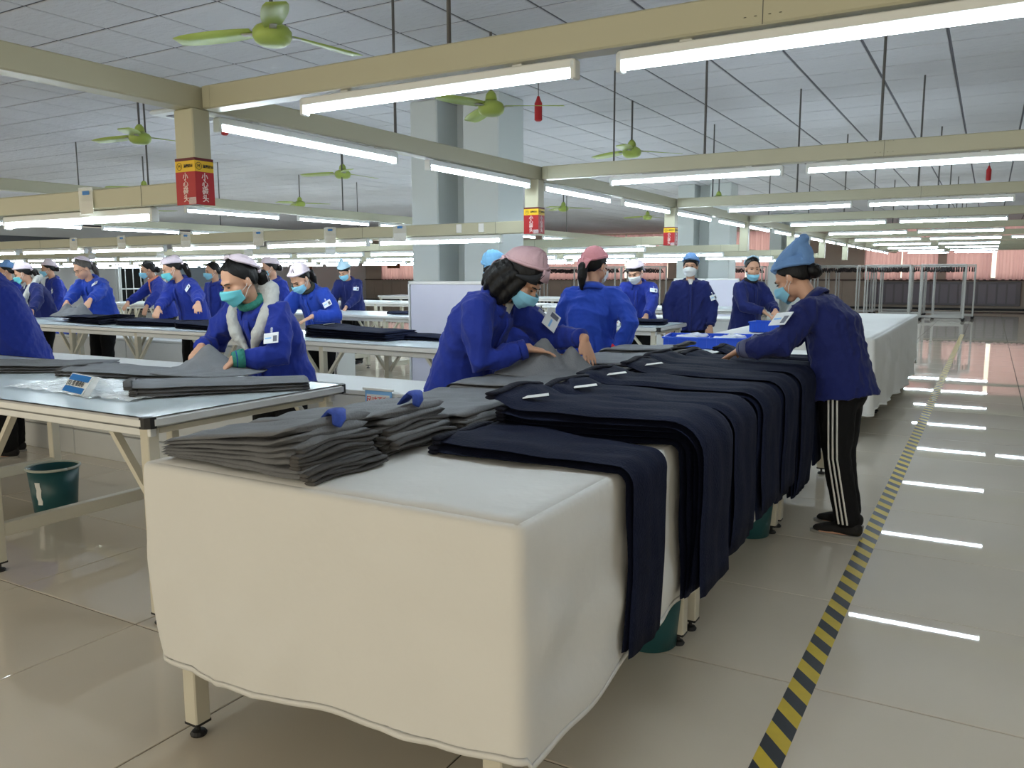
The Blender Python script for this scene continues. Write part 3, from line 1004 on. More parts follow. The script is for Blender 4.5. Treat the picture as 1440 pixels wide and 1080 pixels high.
# ================================================================== TROUSERS
def strip_mesh(path, halfw, thick, ycen, seed, amp=.004, nw=12):
    """thick folded cloth along path [(x, z)]; halfw/ycen/thick are functions of t"""
    r = np.random.RandomState(seed)
    P = np.array(path, float)
    n_ = len(P)
    T = np.gradient(P, axis=0)
    T /= np.linalg.norm(T, axis=1)[:, None]
    N = np.stack([-T[:, 1], T[:, 0]], 1)
    if N[0, 1] < 0: N = -N
    ph = r.uniform(0, 6.28, 8)
    L = np.concatenate([[0], np.cumsum(np.linalg.norm(np.diff(P, axis=0), axis=1))])
    v = []
    sec = []
    for j in range(nw + 1):
        sec.append((-1 + 2 * j / nw, 1))
    for j in range(nw, -1, -1):
        sec.append((-1 + 2 * j / nw, 0))
    m_ = len(sec)
    for i in range(n_):
        t = L[i] / L[-1]
        hw_, th_, yc = halfw(t), thick(t), ycen(t)
        for (s_, top) in sec:
            e = math.sqrt(max(0, 1 - abs(s_) ** 6))
            b = th_ * (.5 + (.5 * e if top else -.5 * e))
            wv = 0
            if top:
                wv = amp * (math.sin(L[i] * 9 + s_ * 4 + ph[0]) + .7 * math.sin(L[i] * 21 - s_ * 7 + ph[1]) + .8 * math.sin(s_ * 9 + ph[2] + 1.5 * math.sin(L[i] * 5))) * e * .6
            yo = .004 * math.sin(L[i] * 12 + ph[3]) + .003 * math.sin(L[i] * 29 + ph[4])
            q = P[i] + N[i] * (b + wv)
            v.append((q[0], yc + hw_ * s_ + yo, q[1]))
    f = []
    for i in range(n_ - 1):
        for j in range(m_):
            k = (j + 1) % m_
            f.append((i * m_ + j, (i + 1) * m_ + j, (i + 1) * m_ + k, i * m_ + k))
    f.append(tuple(range(m_))); f.append(tuple(range(n_ * m_ - 1, (n_ - 1) * m_ - 1, -1)))
    return v, f

def lerp(a, b, t): return a + (b - a) * t

def trousers(name, label, group, x0, xe, z, yA, yB, hA, hB, drop, th, side, seed, m_, mband, bulge=0.0, flare=0.0, tagm=None, rad=.03, peak=.0, zend=None):
    """folded trousers: waist at x0, lying at height z to the table edge xe, then hanging 'drop' down.
       side=+1 hangs over the +X edge, -1 over the -X edge"""
    r = random.Random(seed)
    path = []
    n1 = 16
    for i in range(n1 + 1):
        t = i / n1
        x = x0 + (xe - x0) * t
        zz = z + bulge * math.sin(min(1, t * 1.6) * math.pi) * .6 + peak * math.exp(-(t / .10) ** 2)
        if zend is not None: zz = lerp(zz, zend, t ** 1.3)
        path.append((x, zz))
    if zend is not None: z = zend
    if drop > .02:
        for k in range(1, 7):
            a = k / 6 * math.pi / 2
            path.append((xe + side * rad * math.sin(a), z - rad + rad * math.cos(a)))
        n2 = max(3, int(drop / .05))
        for k in range(1, n2 + 1):
            u = k / n2
            path.append((xe + side * (rad + .010 * math.sin(u * 4 + seed) * u + flare * u), z - rad - drop * u))
    v, f = strip_mesh(path, lambda t: lerp(hA, hB, min(1, t * 1.5)) + .012 * math.sin(min(1, t * 3) * math.pi),
                      lambda t: th * (1.25 - .45 * min(1, t * 2)), lambda t: lerp(yA, yB, min(1, t * 1.6)), seed)
    o = MB().add(v, f).build(name, m_, smooth=True)
    tag(o, label, 'trousers', group)
    # waistband: looped double strip at the waist end
    wb_ = MB()
    xs_ = -1 if x0 < xe else 1
    bw = .035
    zz = z + peak
    prev = None
    for s_ in (0, 1):
        pts = []
        for k in range(9):
            u = k / 8
            yy = yA - hA * .96 + 2 * hA * .96 * u
            zt = zz + th * (.35 + .55 * s_) + .003 * math.sin(u * 9 + seed) + (.010 * math.sin(u * 3.14) if s_ else 0)
            pts.append((x0 + xs_ * (.004 + .006 * math.sin(u * 6 + seed * 2)) - xs_ * 0, yy, zt))
        wb_.tube(pts, [(bw * .55, th * .33)] * 9, 8, ref=(1, 0, 0))
    wb_.build('waistband', mband, o, smooth=True)
    if tagm:
        tg = MB().bbox(-.045, .045, -.028, .028, 0, .0015, .0005)
        c_, s_ = math.cos(.5), math.sin(.5)
        tx, ty, tz = x0 - xs_ * .10, yA - hA * .2, z + th * 1.35 + bulge * .6 + .012
        tg.v = [(tx + a * c_ - b * s_, ty + a * s_ + b * c_, tz + q + .12 * a) for a, b, q in tg.v]
        q = tg.build('size_tag', tagm, o); q['label'] = 'small white paper tag'
    return o

FR = ['front', 'second from the front', 'third from the front', 'fourth from the front', 'fifth from the front', 'sixth from the front', 'seventh from the front', 'eighth from the front']
# navy piles hanging over the right edge: (waistX, Y waist range, Y hang range, layers, hem height, thickness)
NV = [(-1.425, 2.00, 2.35, 2.005, 2.32, 2, .335), (-1.40, 2.30, 2.68, 2.44, 2.84, 5, .36), (-1.44, 2.74, 3.12, 2.87, 3.25, 4, .37),
      (-1.47, 3.16, 3.54, 3.29, 3.67, 4, .40), (-1.50, 3.60, 3.96, 3.70, 4.06, 4, .37), (-1.50, 4.02, 4.40, 4.09, 4.50, 4, .30),
      (-1.46, 4.50, 4.82, 4.55, 4.83, 3, .36), (-1.42, 4.90, 5.20, 4.88, 5.12, 3, .37)]
XE = -.855
for i, (xw, a0, a1, b0, b1, nl, hz) in enumerate(NV):
    th = .022
    for l in range(nl):
        rr = .024 + l * .0205
        z = TH + .003 + l * .0205
        sh = rnd.uniform(-.03, .03); hs = rnd.uniform(-.02, .02)
        drop = z - rr - hz - rnd.uniform(0, .05) - (.012 if l == nl - 1 else .0)
        if nl > 2: pos = 'topmost' if l == nl - 1 else ('bottom' if l == 0 else ORD[l] + ' from bottom')
        else: pos = 'upper' if l else 'lower'
        trousers('navy_trousers', '%s navy trousers in the %s hanging pile from the front' % (pos, ORD[i]), 'navy trousers on the near cloth',
                 xw + sh, XE + .004, z, (a0 + a1) / 2 + hs, (b0 + b1) / 2 + hs * .6, (a1 - a0) / 2 * .97, (b1 - b0) / 2 * rnd.uniform(.78, .85), drop, th, 1,
                 i * 17 + l, NAVY, NAVYBAND, bulge=.014 if l == nl - 1 else .004, rad=rr, tagm=PAPER if (l == nl - 1 and i in (1, 2, 3, 4)) else None, flare=.0, peak=.006 * l + (.022 if l == nl - 1 and i else 0))
# grey piles on the left half, legs over the left edge
GV = [(-1.53, 1.68, 1.72, .155, .165, 7), (-1.545, 2.06, 2.10, .165, .17, 6), (-1.50, 2.45, 2.50, .19, .20, 4), (-1.53, 2.88, 2.92, .19, .20, 3),
      (-1.58, 3.32, 3.34, .18, .20, 3), (-1.56, 4.22, 4.22, .19, .2, 4), (-1.60, 4.68, 4.68, .19, .2, 3), (-1.66, 5.12, 5.12, .19, .2, 4)]
for i, (xw, yA, yB, hA, hB, nl) in enumerate(GV):
    for l in range(nl):
        rr = .02 + l * .0165
        z = TH + .003 + l * (.0165 if i > 1 else .018)
        pos = 'topmost' if l == nl - 1 else ('bottom' if l == 0 else ORD[l] + ' from bottom')
        sh = rnd.uniform(-.02, .025)
        trousers('grey_trousers', '%s grey trousers in the %s grey pile from the front' % (pos, ORD[i]), 'grey trousers on the near cloth',
                 xw + sh, -2.145 if i else -2.11, z, yA + rnd.uniform(-.015, .015), yB + rnd.uniform(-.01, .01), hA, hB, .0 if i < 1 else .25, .018 if i > 1 else .0195, -1,
                 300 + i * 19 + l, GREY, GREYD, bulge=.012 if l == nl - 1 else .003, rad=rr, peak=.004 * l + (.020 if l == nl - 1 and i > 2 else 0), zend=TH + .003 + l * .0075 if i < 4 else None, tagm=PAPER if (i < 2 and l == nl - 1) else None)
for x, y_, lb in ((-1.565, 1.70, 'blue cloth loop standing at the waist of the front grey pile'), (-1.585, 2.09, 'blue cloth loop standing at the waist of the second grey pile')):
    z0 = TH + .13
    o = MB().tube([(x - .05, y_ + .02, z0 + .006), (x - .02, y_ + .01, z0 + .03), (x + .01, y_, z0 + .045), (x + .03, y_ - .01, z0 + .03), (x + .03, y_ - .02, z0 + .008)], [(.03, .006), (.032, .007), (.03, .008), (.026, .007), (.02, .006)], 8, ref=(0, 1, 0)).build('lining_loop', mat('blue pocket lining', (.03, .07, .38), .7, noise=.5, nscale=60), smooth=True)
    tag(o, lb, 'fabric')

def flat_pile(cx, cy, z, L, Wd, n, rz, name, m_, mband, lab, group, seed, th=.017, tagm=None):
    """trousers lying flat on a table, one object per garment"""
    for l in range(n):
        pos = ('topmost' if l == n - 1 else ('bottom' if l == 0 else ORD[l] + ' from bottom')) if n > 1 else 'single'
        x0 = -L / 2 + rnd.uniform(-.02, .02)
        o = trousers(name, '%s %s' % (pos, lab), group, x0, L / 2, z + l * th * .92, 0, 0, Wd / 2, Wd / 2 * .92, 0, th, 1, seed + l, m_, mband,
                     bulge=.010 if l == n - 1 else .003, tagm=tagm if l == n - 1 else None, peak=.004 * l)
        o.location = (cx, cy, 0); o.rotation_euler = (0, 0, rz)
flat_pile(-3.14, 2.66, TH + .003, .78, .30, 3, R(50), 'grey_trousers', GREY, GREYD, 'grey trousers of the right end pile on the left foreground table', 'grey trousers on the left table', 500)
flat_pile(-3.98, 2.86, TH + .003, .95, .34, 2, R(12), 'grey_trousers', GREY, GREYD, 'grey trousers of the middle pile on the left foreground table', 'grey trousers on the left table', 520)
flat_pile(-4.78, 2.72, TH + .003, .8, .36, 3, R(35), 'grey_trousers', GREY, GREYD, 'grey trousers of the left end pile on the left foreground table', 'grey trousers on the left table', 540)
flat_pile(-9.0, 5.85, TH + .003, 1.0, .42, 4, R(170), 'navy_trousers', NAVY, NAVYBAND, 'navy trousers of the left pile on the long second row table', 'navy trousers on the second row', 560, .022)
flat_pile(-7.75, 5.85, TH + .003, 1.1, .40, 3, R(5), 'navy_trousers', NAVY, NAVYBAND, 'navy trousers of the middle pile on the long second row table', 'navy trousers on the second row', 580, .02)
flat_pile(-6.85, 5.72, TH + .003, .8, .40, 3, R(-8), 'navy_trousers', NAVY, NAVYBAND, 'navy trousers of the right pile on the long second row table', 'navy trousers on the second row', 600, .02)
flat_pile(-4.72, 5.52, TH + .003, .95, .42, 4, R(-6), 'navy_trousers', NAVY, NAVYBAND, 'navy trousers of the pile on the V braced table', 'navy trousers on the second row', 620, .022, tagm=PAPER)
flat_pile(-3.95, 5.62, TH + .003, .75, .26, 2, R(-4), 'navy_trousers', NAVY, NAVYBAND, 'navy trousers of the thin right pile on the V braced table', 'navy trousers on the second row', 640, .02)
flat_pile(-6.75, 9.12, TH + .003, .8, .34, 1, R(4), 'navy_trousers', NAVY, NAVYBAND, 'dark trousers lying before the ice blue kerchief', 'trousers on the third row', 660, .03)
flat_pile(-3.25, 8.45, TH + .003, .5, .36, 2, R(10), 'navy_trousers', NAVY, NAVYBAND, 'dark trousers beside the small name stand by the column', 'trousers on the third row', 680, .03)

def crumple(name, label, cx, cy, z, rx, ry, peaks, m_, seed, rz=0.0):
    """a garment lifted into soft peaks by the hands that hold it"""
    n_ = 40
    r = np.random.RandomState(seed)
    v = []; f = []
    ph = r.uniform(0, 6.28, 6)
    for j in range(n_ + 1):
        for i in range(n_ + 1):
            a, b = -1 + 2 * i / n_, -1 + 2 * j / n_
            x = rx * a * math.sqrt(1 - .35 * b * b); y = ry * b * math.sqrt(1 - .35 * a * a)
            zz = .006
            for (px_, py_, h_, s_) in peaks:
                dd = math.hypot(x - px_, y - py_)
                zz = max(zz, h_ * math.exp(-(dd / s_) ** 1.5))
            e = (1 - a ** 8) * (1 - b ** 8)
            wr = .010 * (1 - abs(math.sin(x * 22 + y * 13 + ph[0] + 1.5 * math.sin(y * 19)))) + .006 * math.sin(x * 45 - y * 31 + ph[1])
            v.append((x, y, z + e * (zz + max(0, wr) * .8) + .001))
    for j in range(n_):
        for i in range(n_):
            q = j * (n_ + 1) + i
            f.append((q, q + 1, q + n_ + 2, q + n_ + 1))
    o = MB().add(v, f).build(name, m_, smooth=True)
    md = o.modifiers.new('s', 'SOLIDIFY'); md.thickness = .004; md.offset = 1
    o.location = (cx, cy, 0); o.rotation_euler = (0, 0, rz)
    return tag(o, label, 'trousers')
crumple('grey_trousers', 'grey trousers lifted in a peak by the pink capped inspector', -1.93, 3.70, TH + .05, .26, .24, [(-.03, .0, .165, .11), (.10, .06, .13, .07), (-.13, .06, .11, .09), (.02, -.10, .09, .07)], GREY, 4)
crumple('grey_trousers', 'grey trousers pulled into a peak by the woman in a grey hood', -3.62, 2.98, TH + .03, .30, .22, [(-.06, .07, .14, .10), (.10, .06, .04, .12)], GREY, 9, R(10))

crumple('grey_trousers', 'grey trousers leg held up by the woman with glasses', -9.62, 5.93, TH + .06, .24, .20, [(-.16, .04, .15, .10), (.16, .04, .16, .10), (0, .04, .10, .2)], GREY, 12)
# clear plastic sheet on the left table
v = []; f = []
for j in range(17):
    for i in range(33):
        x = -4.18 + .98 * i / 32; y_ = 2.20 + .42 * j / 16
        v.append((x, y_, TH + .004 + .009 * abs(math.sin(x * 23 + y_ * 31 + 2 * math.sin(y_ * 17))) + .003 * abs(math.sin(x * 51 - y_ * 20))))
for j in range(16):
    for i in range(32):
        q = j * 33 + i; f.append((q, q + 1, q + 34, q + 33))
tag(MB().add(v, f).build('plastic_sheet', SHEET), 'crinkled clear plastic sheet lying on the left foreground table', 'plastic sheet')

# tent name stand on the left table
def tent_sign(x, y_, z, rz, label, big=True, text='(35) 组 缝烫布'):
    t = thing('name_stand', label, 'sign', (x, y_, z), rz)
    w_, h_, d_ = (.155, .085, .06) if big else (.10, .06, .05)
    MB().bar((-w_, 0, .003), (w_, 0, .003), .12, .003).build('base', CLEAR, t)
    for s_ in (-1, 1):
        MB().add([(-w_, s_ * d_, .003), (w_, s_ * d_, .003), (w_, 0, h_ + .003), (-w_, 0, h_ + .003), (-w_, s_ * d_ + s_ * .003, .003), (w_, s_ * d_ + s_ * .003, .003), (w_, s_ * .003, h_ + .004), (-w_, s_ * .003, h_ + .004)],
                 [(0, 1, 2, 3), (4, 5, 6, 7), (0, 1, 5, 4), (1, 2, 6, 5), (2, 3, 7, 6), (3, 0, 4, 7)]).build('acrylic_side', CLEAR, t)
    tl = math.atan2(h_, d_)
    def on(u0, u1, q0, q1, off, nm, mt):
        p = []
        for u, q in ((u0, q0), (u1, q0), (u1, q1), (u0, q1)):
            p.append((u, -d_ * (1 - q) - .004 - off * math.sin(tl), .004 + h_ * q + off * math.cos(tl)))
        nrm = (0, -math.sin(tl) * .0012, math.cos(tl) * .0012)
        p2 = [tuple(a + b for a, b in zip(c, nrm)) for c in p]
        MB().add(p + p2, [(0, 1, 2, 3), (4, 5, 6, 7), (0, 1, 5, 4), (1, 2, 6, 5), (2, 3, 7, 6), (3, 0, 4, 7)]).build(nm, mt, t)
    r0, r1 = (-w_ * .98, w_ * .55) if big else (-w_, w_)
    on(r0, r1, .06, .98, 0, 'card', PAPER)
    if big:
        on(r0 + .008, r1 - .012, .08, .36, .0013, 'lower_blue_band', BLUEP)
        on(r0 + .008, r1 - .012, .66, .95, .0013, 'upper_blue_band', BLUEP)
        text_mesh(text, .030, INK, 'lettering', t, ((r0 + r1) / 2 - .01, -d_ * .49 - .0058 - .002, .0045 + h_ * .51 + .002), (tl, 0, 0), width=(r1 - r0) * .78)
    else:
        on(-w_ * .8, w_ * .8, .45, .55, .0013, 'red_line', REDP)
        on(-w_ * .8, w_ * .8, .75, .82, .0013, 'grey_line', STEEL)
    return t
tent_sign(-3.60, 2.27, TH + .002, R(-11), 'tented acrylic name stand with blue banded card on the left foreground table')
tent_sign(-3.45, 8.05, TH + .002, R(8), 'small white tented name stand on the table by the column', False)

# buckets
def bucket(x, y_, label, s=1.0, sticker=False):
    t = thing('bucket', label, 'bucket', (x, y_, 0), 0, 'teal plastic buckets')
    prof = [(.105, 0), (.112, .004), (.135, .255), (.131, .255), (.109, .012), (.0, .012)]
    mb = MB().lathe([(r_ * s, z * s) for r_, z in prof], 32)
    mb.build('body', TEAL, t, smooth=True)
    MB().tube([(.138 * s * math.cos(a), .138 * s * math.sin(a), .258 * s) for a in [2 * math.pi * i / 32 for i in range(33)]], .008 * s, 8, cap=False).build('rim', RIMG if sticker else TEAL, t, smooth=True)
    if sticker:
        a0 = R(-70)
        v = []; f = []
        for j in range(7):
            for i in range(3):
                a = a0 + (i - 1) * .12 + .03 * math.sin(j * 2)
                z = (.06 + .022 * j) * s
                r_ = (.1125 + .0897 * z / s) * s + .0015
                v.append((r_ * math.cos(a), r_ * math.sin(a), z))
        for j in range(6):
            for i in range(2):
                q = j * 3 + i; f.append((q, q + 1, q + 4, q + 3))
        o = MB().add(v, f).build('sticker', PAPER, t); md = o.modifiers.new('s', 'SOLIDIFY'); md.thickness = .001
    return t
bucket(-4.85, 2.80, 'dark teal bucket with pale rim and torn sticker under the left table', 1.05, True)
bucket(-1.06, 2.88, 'dark teal bucket under the near cloth, by the front leg pair', .95)
bucket(-1.06, 4.42, 'dark teal bucket under the near cloth, beside the second leg pair', .95)

# blue crates
def crate(x, y_, z, sx, sy, h, rz, label, dividers=True, bags=True):
    t = thing('crate', label, 'crate', (x, y_, z), rz, 'blue plastic crates')
    a, b = sx / 2, sy / 2
    MB().bbox(-a + .01, a - .01, -b + .01, b - .01, .0, .006, .002).build('base', BINBLUE, t)
    mb = MB()
    for (x0, x1, y0, y1) in ((-a, a, -b, -b + .006), (-a, a, b - .006, b), (-a, -a + .006, -b + .006, b - .006), (a - .006, a, -b + .006, b - .006)):
        mb.bbox(x0, x1, y0, y1, .004, h, .002)
    mb.build('walls', BINBLUE, t)
    MB().bbox(-a - .01, a + .01, -b - .01, -b + .004, h - .012, h, .003).bbox(-a - .01, a + .01, b - .004, b + .01, h - .012, h, .003).bbox(-a - .01, -a + .004, -b, b, h - .012, h, .003).bbox(a - .004, a + .01, -b, b, h - .012, h, .003).build('rim', BINBLUE, t)
    ribs = MB()
    for i in range(9):
        xx = -a + sx * (i + .5) / 9
        ribs.box(xx - .003, xx + .003, -b - .004, -b, .008, h - .012)
    for i in range(6):
        yy = -b + sy * (i + .5) / 6
        ribs.box(a, a + .004, yy - .003, yy + .003, .008, h - .012)
    ribs.build('rib', BINBLUE, t)
    if dividers:
        MB().box(-.003, .003, -b + .006, b - .006, .006, h - .015).box(-a + .006, a - .006, -.003, .003, .006, h - .015).build('divider', BINBLUE, t)
    return t
crate(-1.80, 6.35 - .30, TH + .004, .62, .44, .085, R(12), 'large blue divided crate of clear packets on the near cloth')
for i, (dx, dy) in enumerate(((-.14, -.09), (.15, -.1), (-.12, .1), (.17, .09))):
    mb = MB()
    vv, ff = ellipsoid((0, 0, 0), (.09, .07, .022), nu=10, nv=6)
    mb.add([(p[0], p[1], p[2] + .008 * math.sin(p[0] * 70 + p[1] * 50 + i)) for p in vv], ff)
    o = mb.build('clear_packet', mat('clear packet film', (.8, .84, .88), .2, alpha=.7), smooth=True)
    o.location = (-1.80 + dx, 6.05 + dy, TH + .075)
    tag(o, '%s crumpled clear packet in the large blue crate' % ('front left', 'front right', 'back left', 'back right')[i], 'packet', 'packets in the large crate')
crate(-1.78, 7.85, TH + .004, .28, .24, .10, R(0), 'small blue crate on the far cloth in front of the smiling woman', False)
crate(-13.0, 10.75, TH + .004, .75, .45, .14, R(-6), 'blue crate on the far left table', False)
crate(-11.9, 7.3, .565, .6, .4, .16, R(0), 'blue crate on the low bench beside the glasses wearer', False)

# ================================================================== RACKS, CART, SIGNS AT THE BACK
def rack(x, y_, L, label, rz=0.0, h=1.66):
    t = thing('garment_rack', label, 'rack', (x, y_, 0), rz, 'steel garment racks at the back')
    for sx_ in (-1, 1):
        for sy_ in (-1, 1):
            MB().bbox(sx_ * L / 2 - .022, sx_ * L / 2 + .022, sy_ * .3 - .022, sy_ * .3 + .022, .09, h, .004).build('post', STEEL, t)
            MB().tube([(sx_ * L / 2 - .012, sy_ * .3, .045), (sx_ * L / 2 + .012, sy_ * .3, .045)], .045, 12).build('caster', BLACK, t)
    fr = MB()
    for sy_ in (-1, 1):
        fr.bbox(-L / 2, L / 2, sy_ * .3 - .018, sy_ * .3 + .018, h - .03, h + .01, .004).bbox(-L / 2, L / 2, sy_ * .3 - .018, sy_ * .3 + .018, .10, .14, .004)
    for sx_ in (-1, 1):
        fr.bbox(sx_ * L / 2 - .018, sx_ * L / 2 + .018, -.3, .3, h - .03, h + .01, .004).bbox(sx_ * L / 2 - .018, sx_ * L / 2 + .018, -.3, .3, .10, .14, .004)
    fr.build('frame', STEEL, t)
    MB().tube([(-L / 2, 0, h - .06), (L / 2, 0, h - .06)], .014, 8).build('rail', STEEL, t)
    hg = MB()
    r = random.Random(int(x * 100))
    xx = -L / 2 + .04
    while xx < L / 2 - .03:
        dz = r.uniform(-.02, .02)
        hg.bar((xx, -.2, h - .2 + dz), (xx, 0, h - .09 + dz), .03, .03).bar((xx, 0, h - .09 + dz), (xx, .2, h - .2 + dz), .03, .03)
        xx += r.uniform(.05, .08)
    o = hg.build('hangers', HANGER, t); o['kind'] = 'stuff'
RK = [(-1.20, 27.6, 1.15), (-2.75, 28.2, 1.25), (-4.35, 28.8, 1.3), (-5.95, 29.2, 1.3), (-7.5, 29.6, 1.2), (-.95, 29.0, 1.1), (-2.5, 29.8, 1.2), (-1.3, 30.6, 1.1), (-4.0, 30.6, 1.2), (-5.6, 31.0, 1.2), (-3.0, 32.0, 1.3),
      (-10.2, 26.5, 1.4), (-11.9, 26.7, 1.4), (-13.6, 27.0, 1.4), (-15.3, 27.3, 1.4), (-17.0, 27.6, 1.4)]
for i, (x, y_, L) in enumerate(RK):
    lb = '%s grey steel garment rack from the right in the %s' % (ORD[i] if i < 5 else ORD[i - 5] if i < 11 else ORD[i - 11], 'front right row' if i < 5 else 'rear right cluster' if i < 11 else 'row behind the inspectors')
    rack(x, y_, L, lb)
t = thing('tubular_cart', 'white tubular cart standing near the dark doorway', 'cart', (-25.5, 18.4, 0), R(60))
for sx_ in (-1, 1):
    MB().tube([(sx_ * .75, -.35, .03), (sx_ * .75, -.35, 1.65), (sx_ * .75, -.25, 1.78), (sx_ * .75, .25, 1.78), (sx_ * .75, .35, 1.65), (sx_ * .75, .35, .03)], .028, 8).build('end_frame', WHITEPAINT, t)
for zz in (.3, .95, 1.78):
    MB().bbox(-.75, .75, -.34, .34, zz - .02, zz + .02, .01).build('shelf', WHITEPAINT, t) if zz < 1.5 else MB().tube([(-.75, -.2, zz), (.75, -.2, zz)], .025, 8).tube([(-.75, .2, zz), (.75, .2, zz)], .025, 8).build('top_bar', WHITEPAINT, t)
for i in range(6):
    xx = -.6 + i * .24
    MB().tube([(xx, -.35, .3), (xx, -.35, 1.72)], .014, 6).build('upright', WHITEPAINT, t)
t = thing('wall_board', 'pale blue framed board on the left wall right of the doorway', 'board', (XL + .02, 24.2, 1.35), R(90))
MB().bbox(-1.1, 1.1, -.03, 0, -.5, .5, .01).build('frame', ALU, t)
MB().box(-1.04, 1.04, -.034, -.03, -.44, .44).build('face', mat('pale blue panel', (.45, .58, .66), .3), t)
for x, y_, z, rz, lb in ((XL + .02, 19.65, 1.86, R(90), 'brown red plaque on the left wall beside the doorway'), (XL + .02, 30.6, 1.75, R(90), 'brown red plaque on the left wall near the back corner'), (-27.6, YB - .2, 1.9, 0, 'brown red plaque on the back wall left of the ice blue kerchief')):
    t = thing('wall_plaque', lb, 'sign', (x, y_, z), rz, 'brown plaques')
    MB().bbox(-.42, .42, -.025, 0, -.16, .16, .006).build('plate', WOODS, t)
    MB().box(-.3, .3, -.028, -.024, .02, .07).box(-.2, .2, -.028, -.024, -.08, -.04).build('faded_band', mat('faded gold', (.45, .22, .08), .6), t)

t = thing('heater_cover', 'dark grey slatted heater cover on the back wall behind the racks', 'heater cover', (-1.6, YB - .1, 0))
MB().bbox(-2.6, 2.6, -.02, .07, .2, 1.08, .01).build('casing', mat('heater grey', (.20, .185, .20), .5), t)
for i in range(16):
    MB().bbox(-2.5 + i * .3125, -2.25 + i * .3125, -.03, -.02, .28, 1.0, .004).build('slat', mat('heater slat', (.26, .24, .27), .5), t)

# ================================================================== PEOPLE
def hair_shell(bound, r=(.081, .102, .103), c=(0, -.016, .020), nt=14, na=40, amp=.003, seed=0):
    rr = random.Random(seed)
    ph = rr.uniform(0, 6)
    v = []; f = []
    for i in range(na):
        az = 2 * math.pi * i / na
        a = abs(((az + math.pi) % (2 * math.pi)) - math.pi)
        e1 = bound(math.degrees(a), 1 if az < math.pi else -1)
        for k in range(nt):
            el = R(90 + (e1 - 90) * (k + .15) / (nt - 1 + .15))
            q = 1 + amp / .09 * math.sin(az * 11 + k * .5 + ph)
            v.append((c[0] + r[0] * q * math.cos(el) * math.sin(az), c[1] + r[1] * q * math.cos(el) * math.cos(az), c[2] + r[2] * q * math.sin(el)))
    for i in range(na):
        j = (i + 1) % na
        for k in range(nt - 1):
            f.append((i * nt + k, j * nt + k, j * nt + k + 1, i * nt + k + 1))
    f.append(tuple(i * nt for i in range(na)))
    return v, f

def interp(pts):
    def g(a, s_=1):
        for (a0, e0), (a1, e1) in zip(pts, pts[1:]):
            if a <= a1:
                return e0 + (e1 - e0) * (a - a0) / (a1 - a0)
        return pts[-1][1]
    return g
HAIR_B = interp([(0, 44), (35, 38), (60, 14), (78, -6), (95, -16), (120, -42), (180, -52)])
FRINGE_B = interp([(0, 16), (40, 12), (60, 0), (78, -14), (95, -20), (120, -44), (180, -54)])
CAP_B = interp([(0, 34), (60, 24), (90, 16), (130, 0), (180, -14)])
CAPBACK_B = interp([(0, 86), (60, 74), (90, 44), (130, 6), (180, -16)])

BAND_B = interp([(0, 52), (60, 38), (90, 22), (130, 0), (180, -14)])

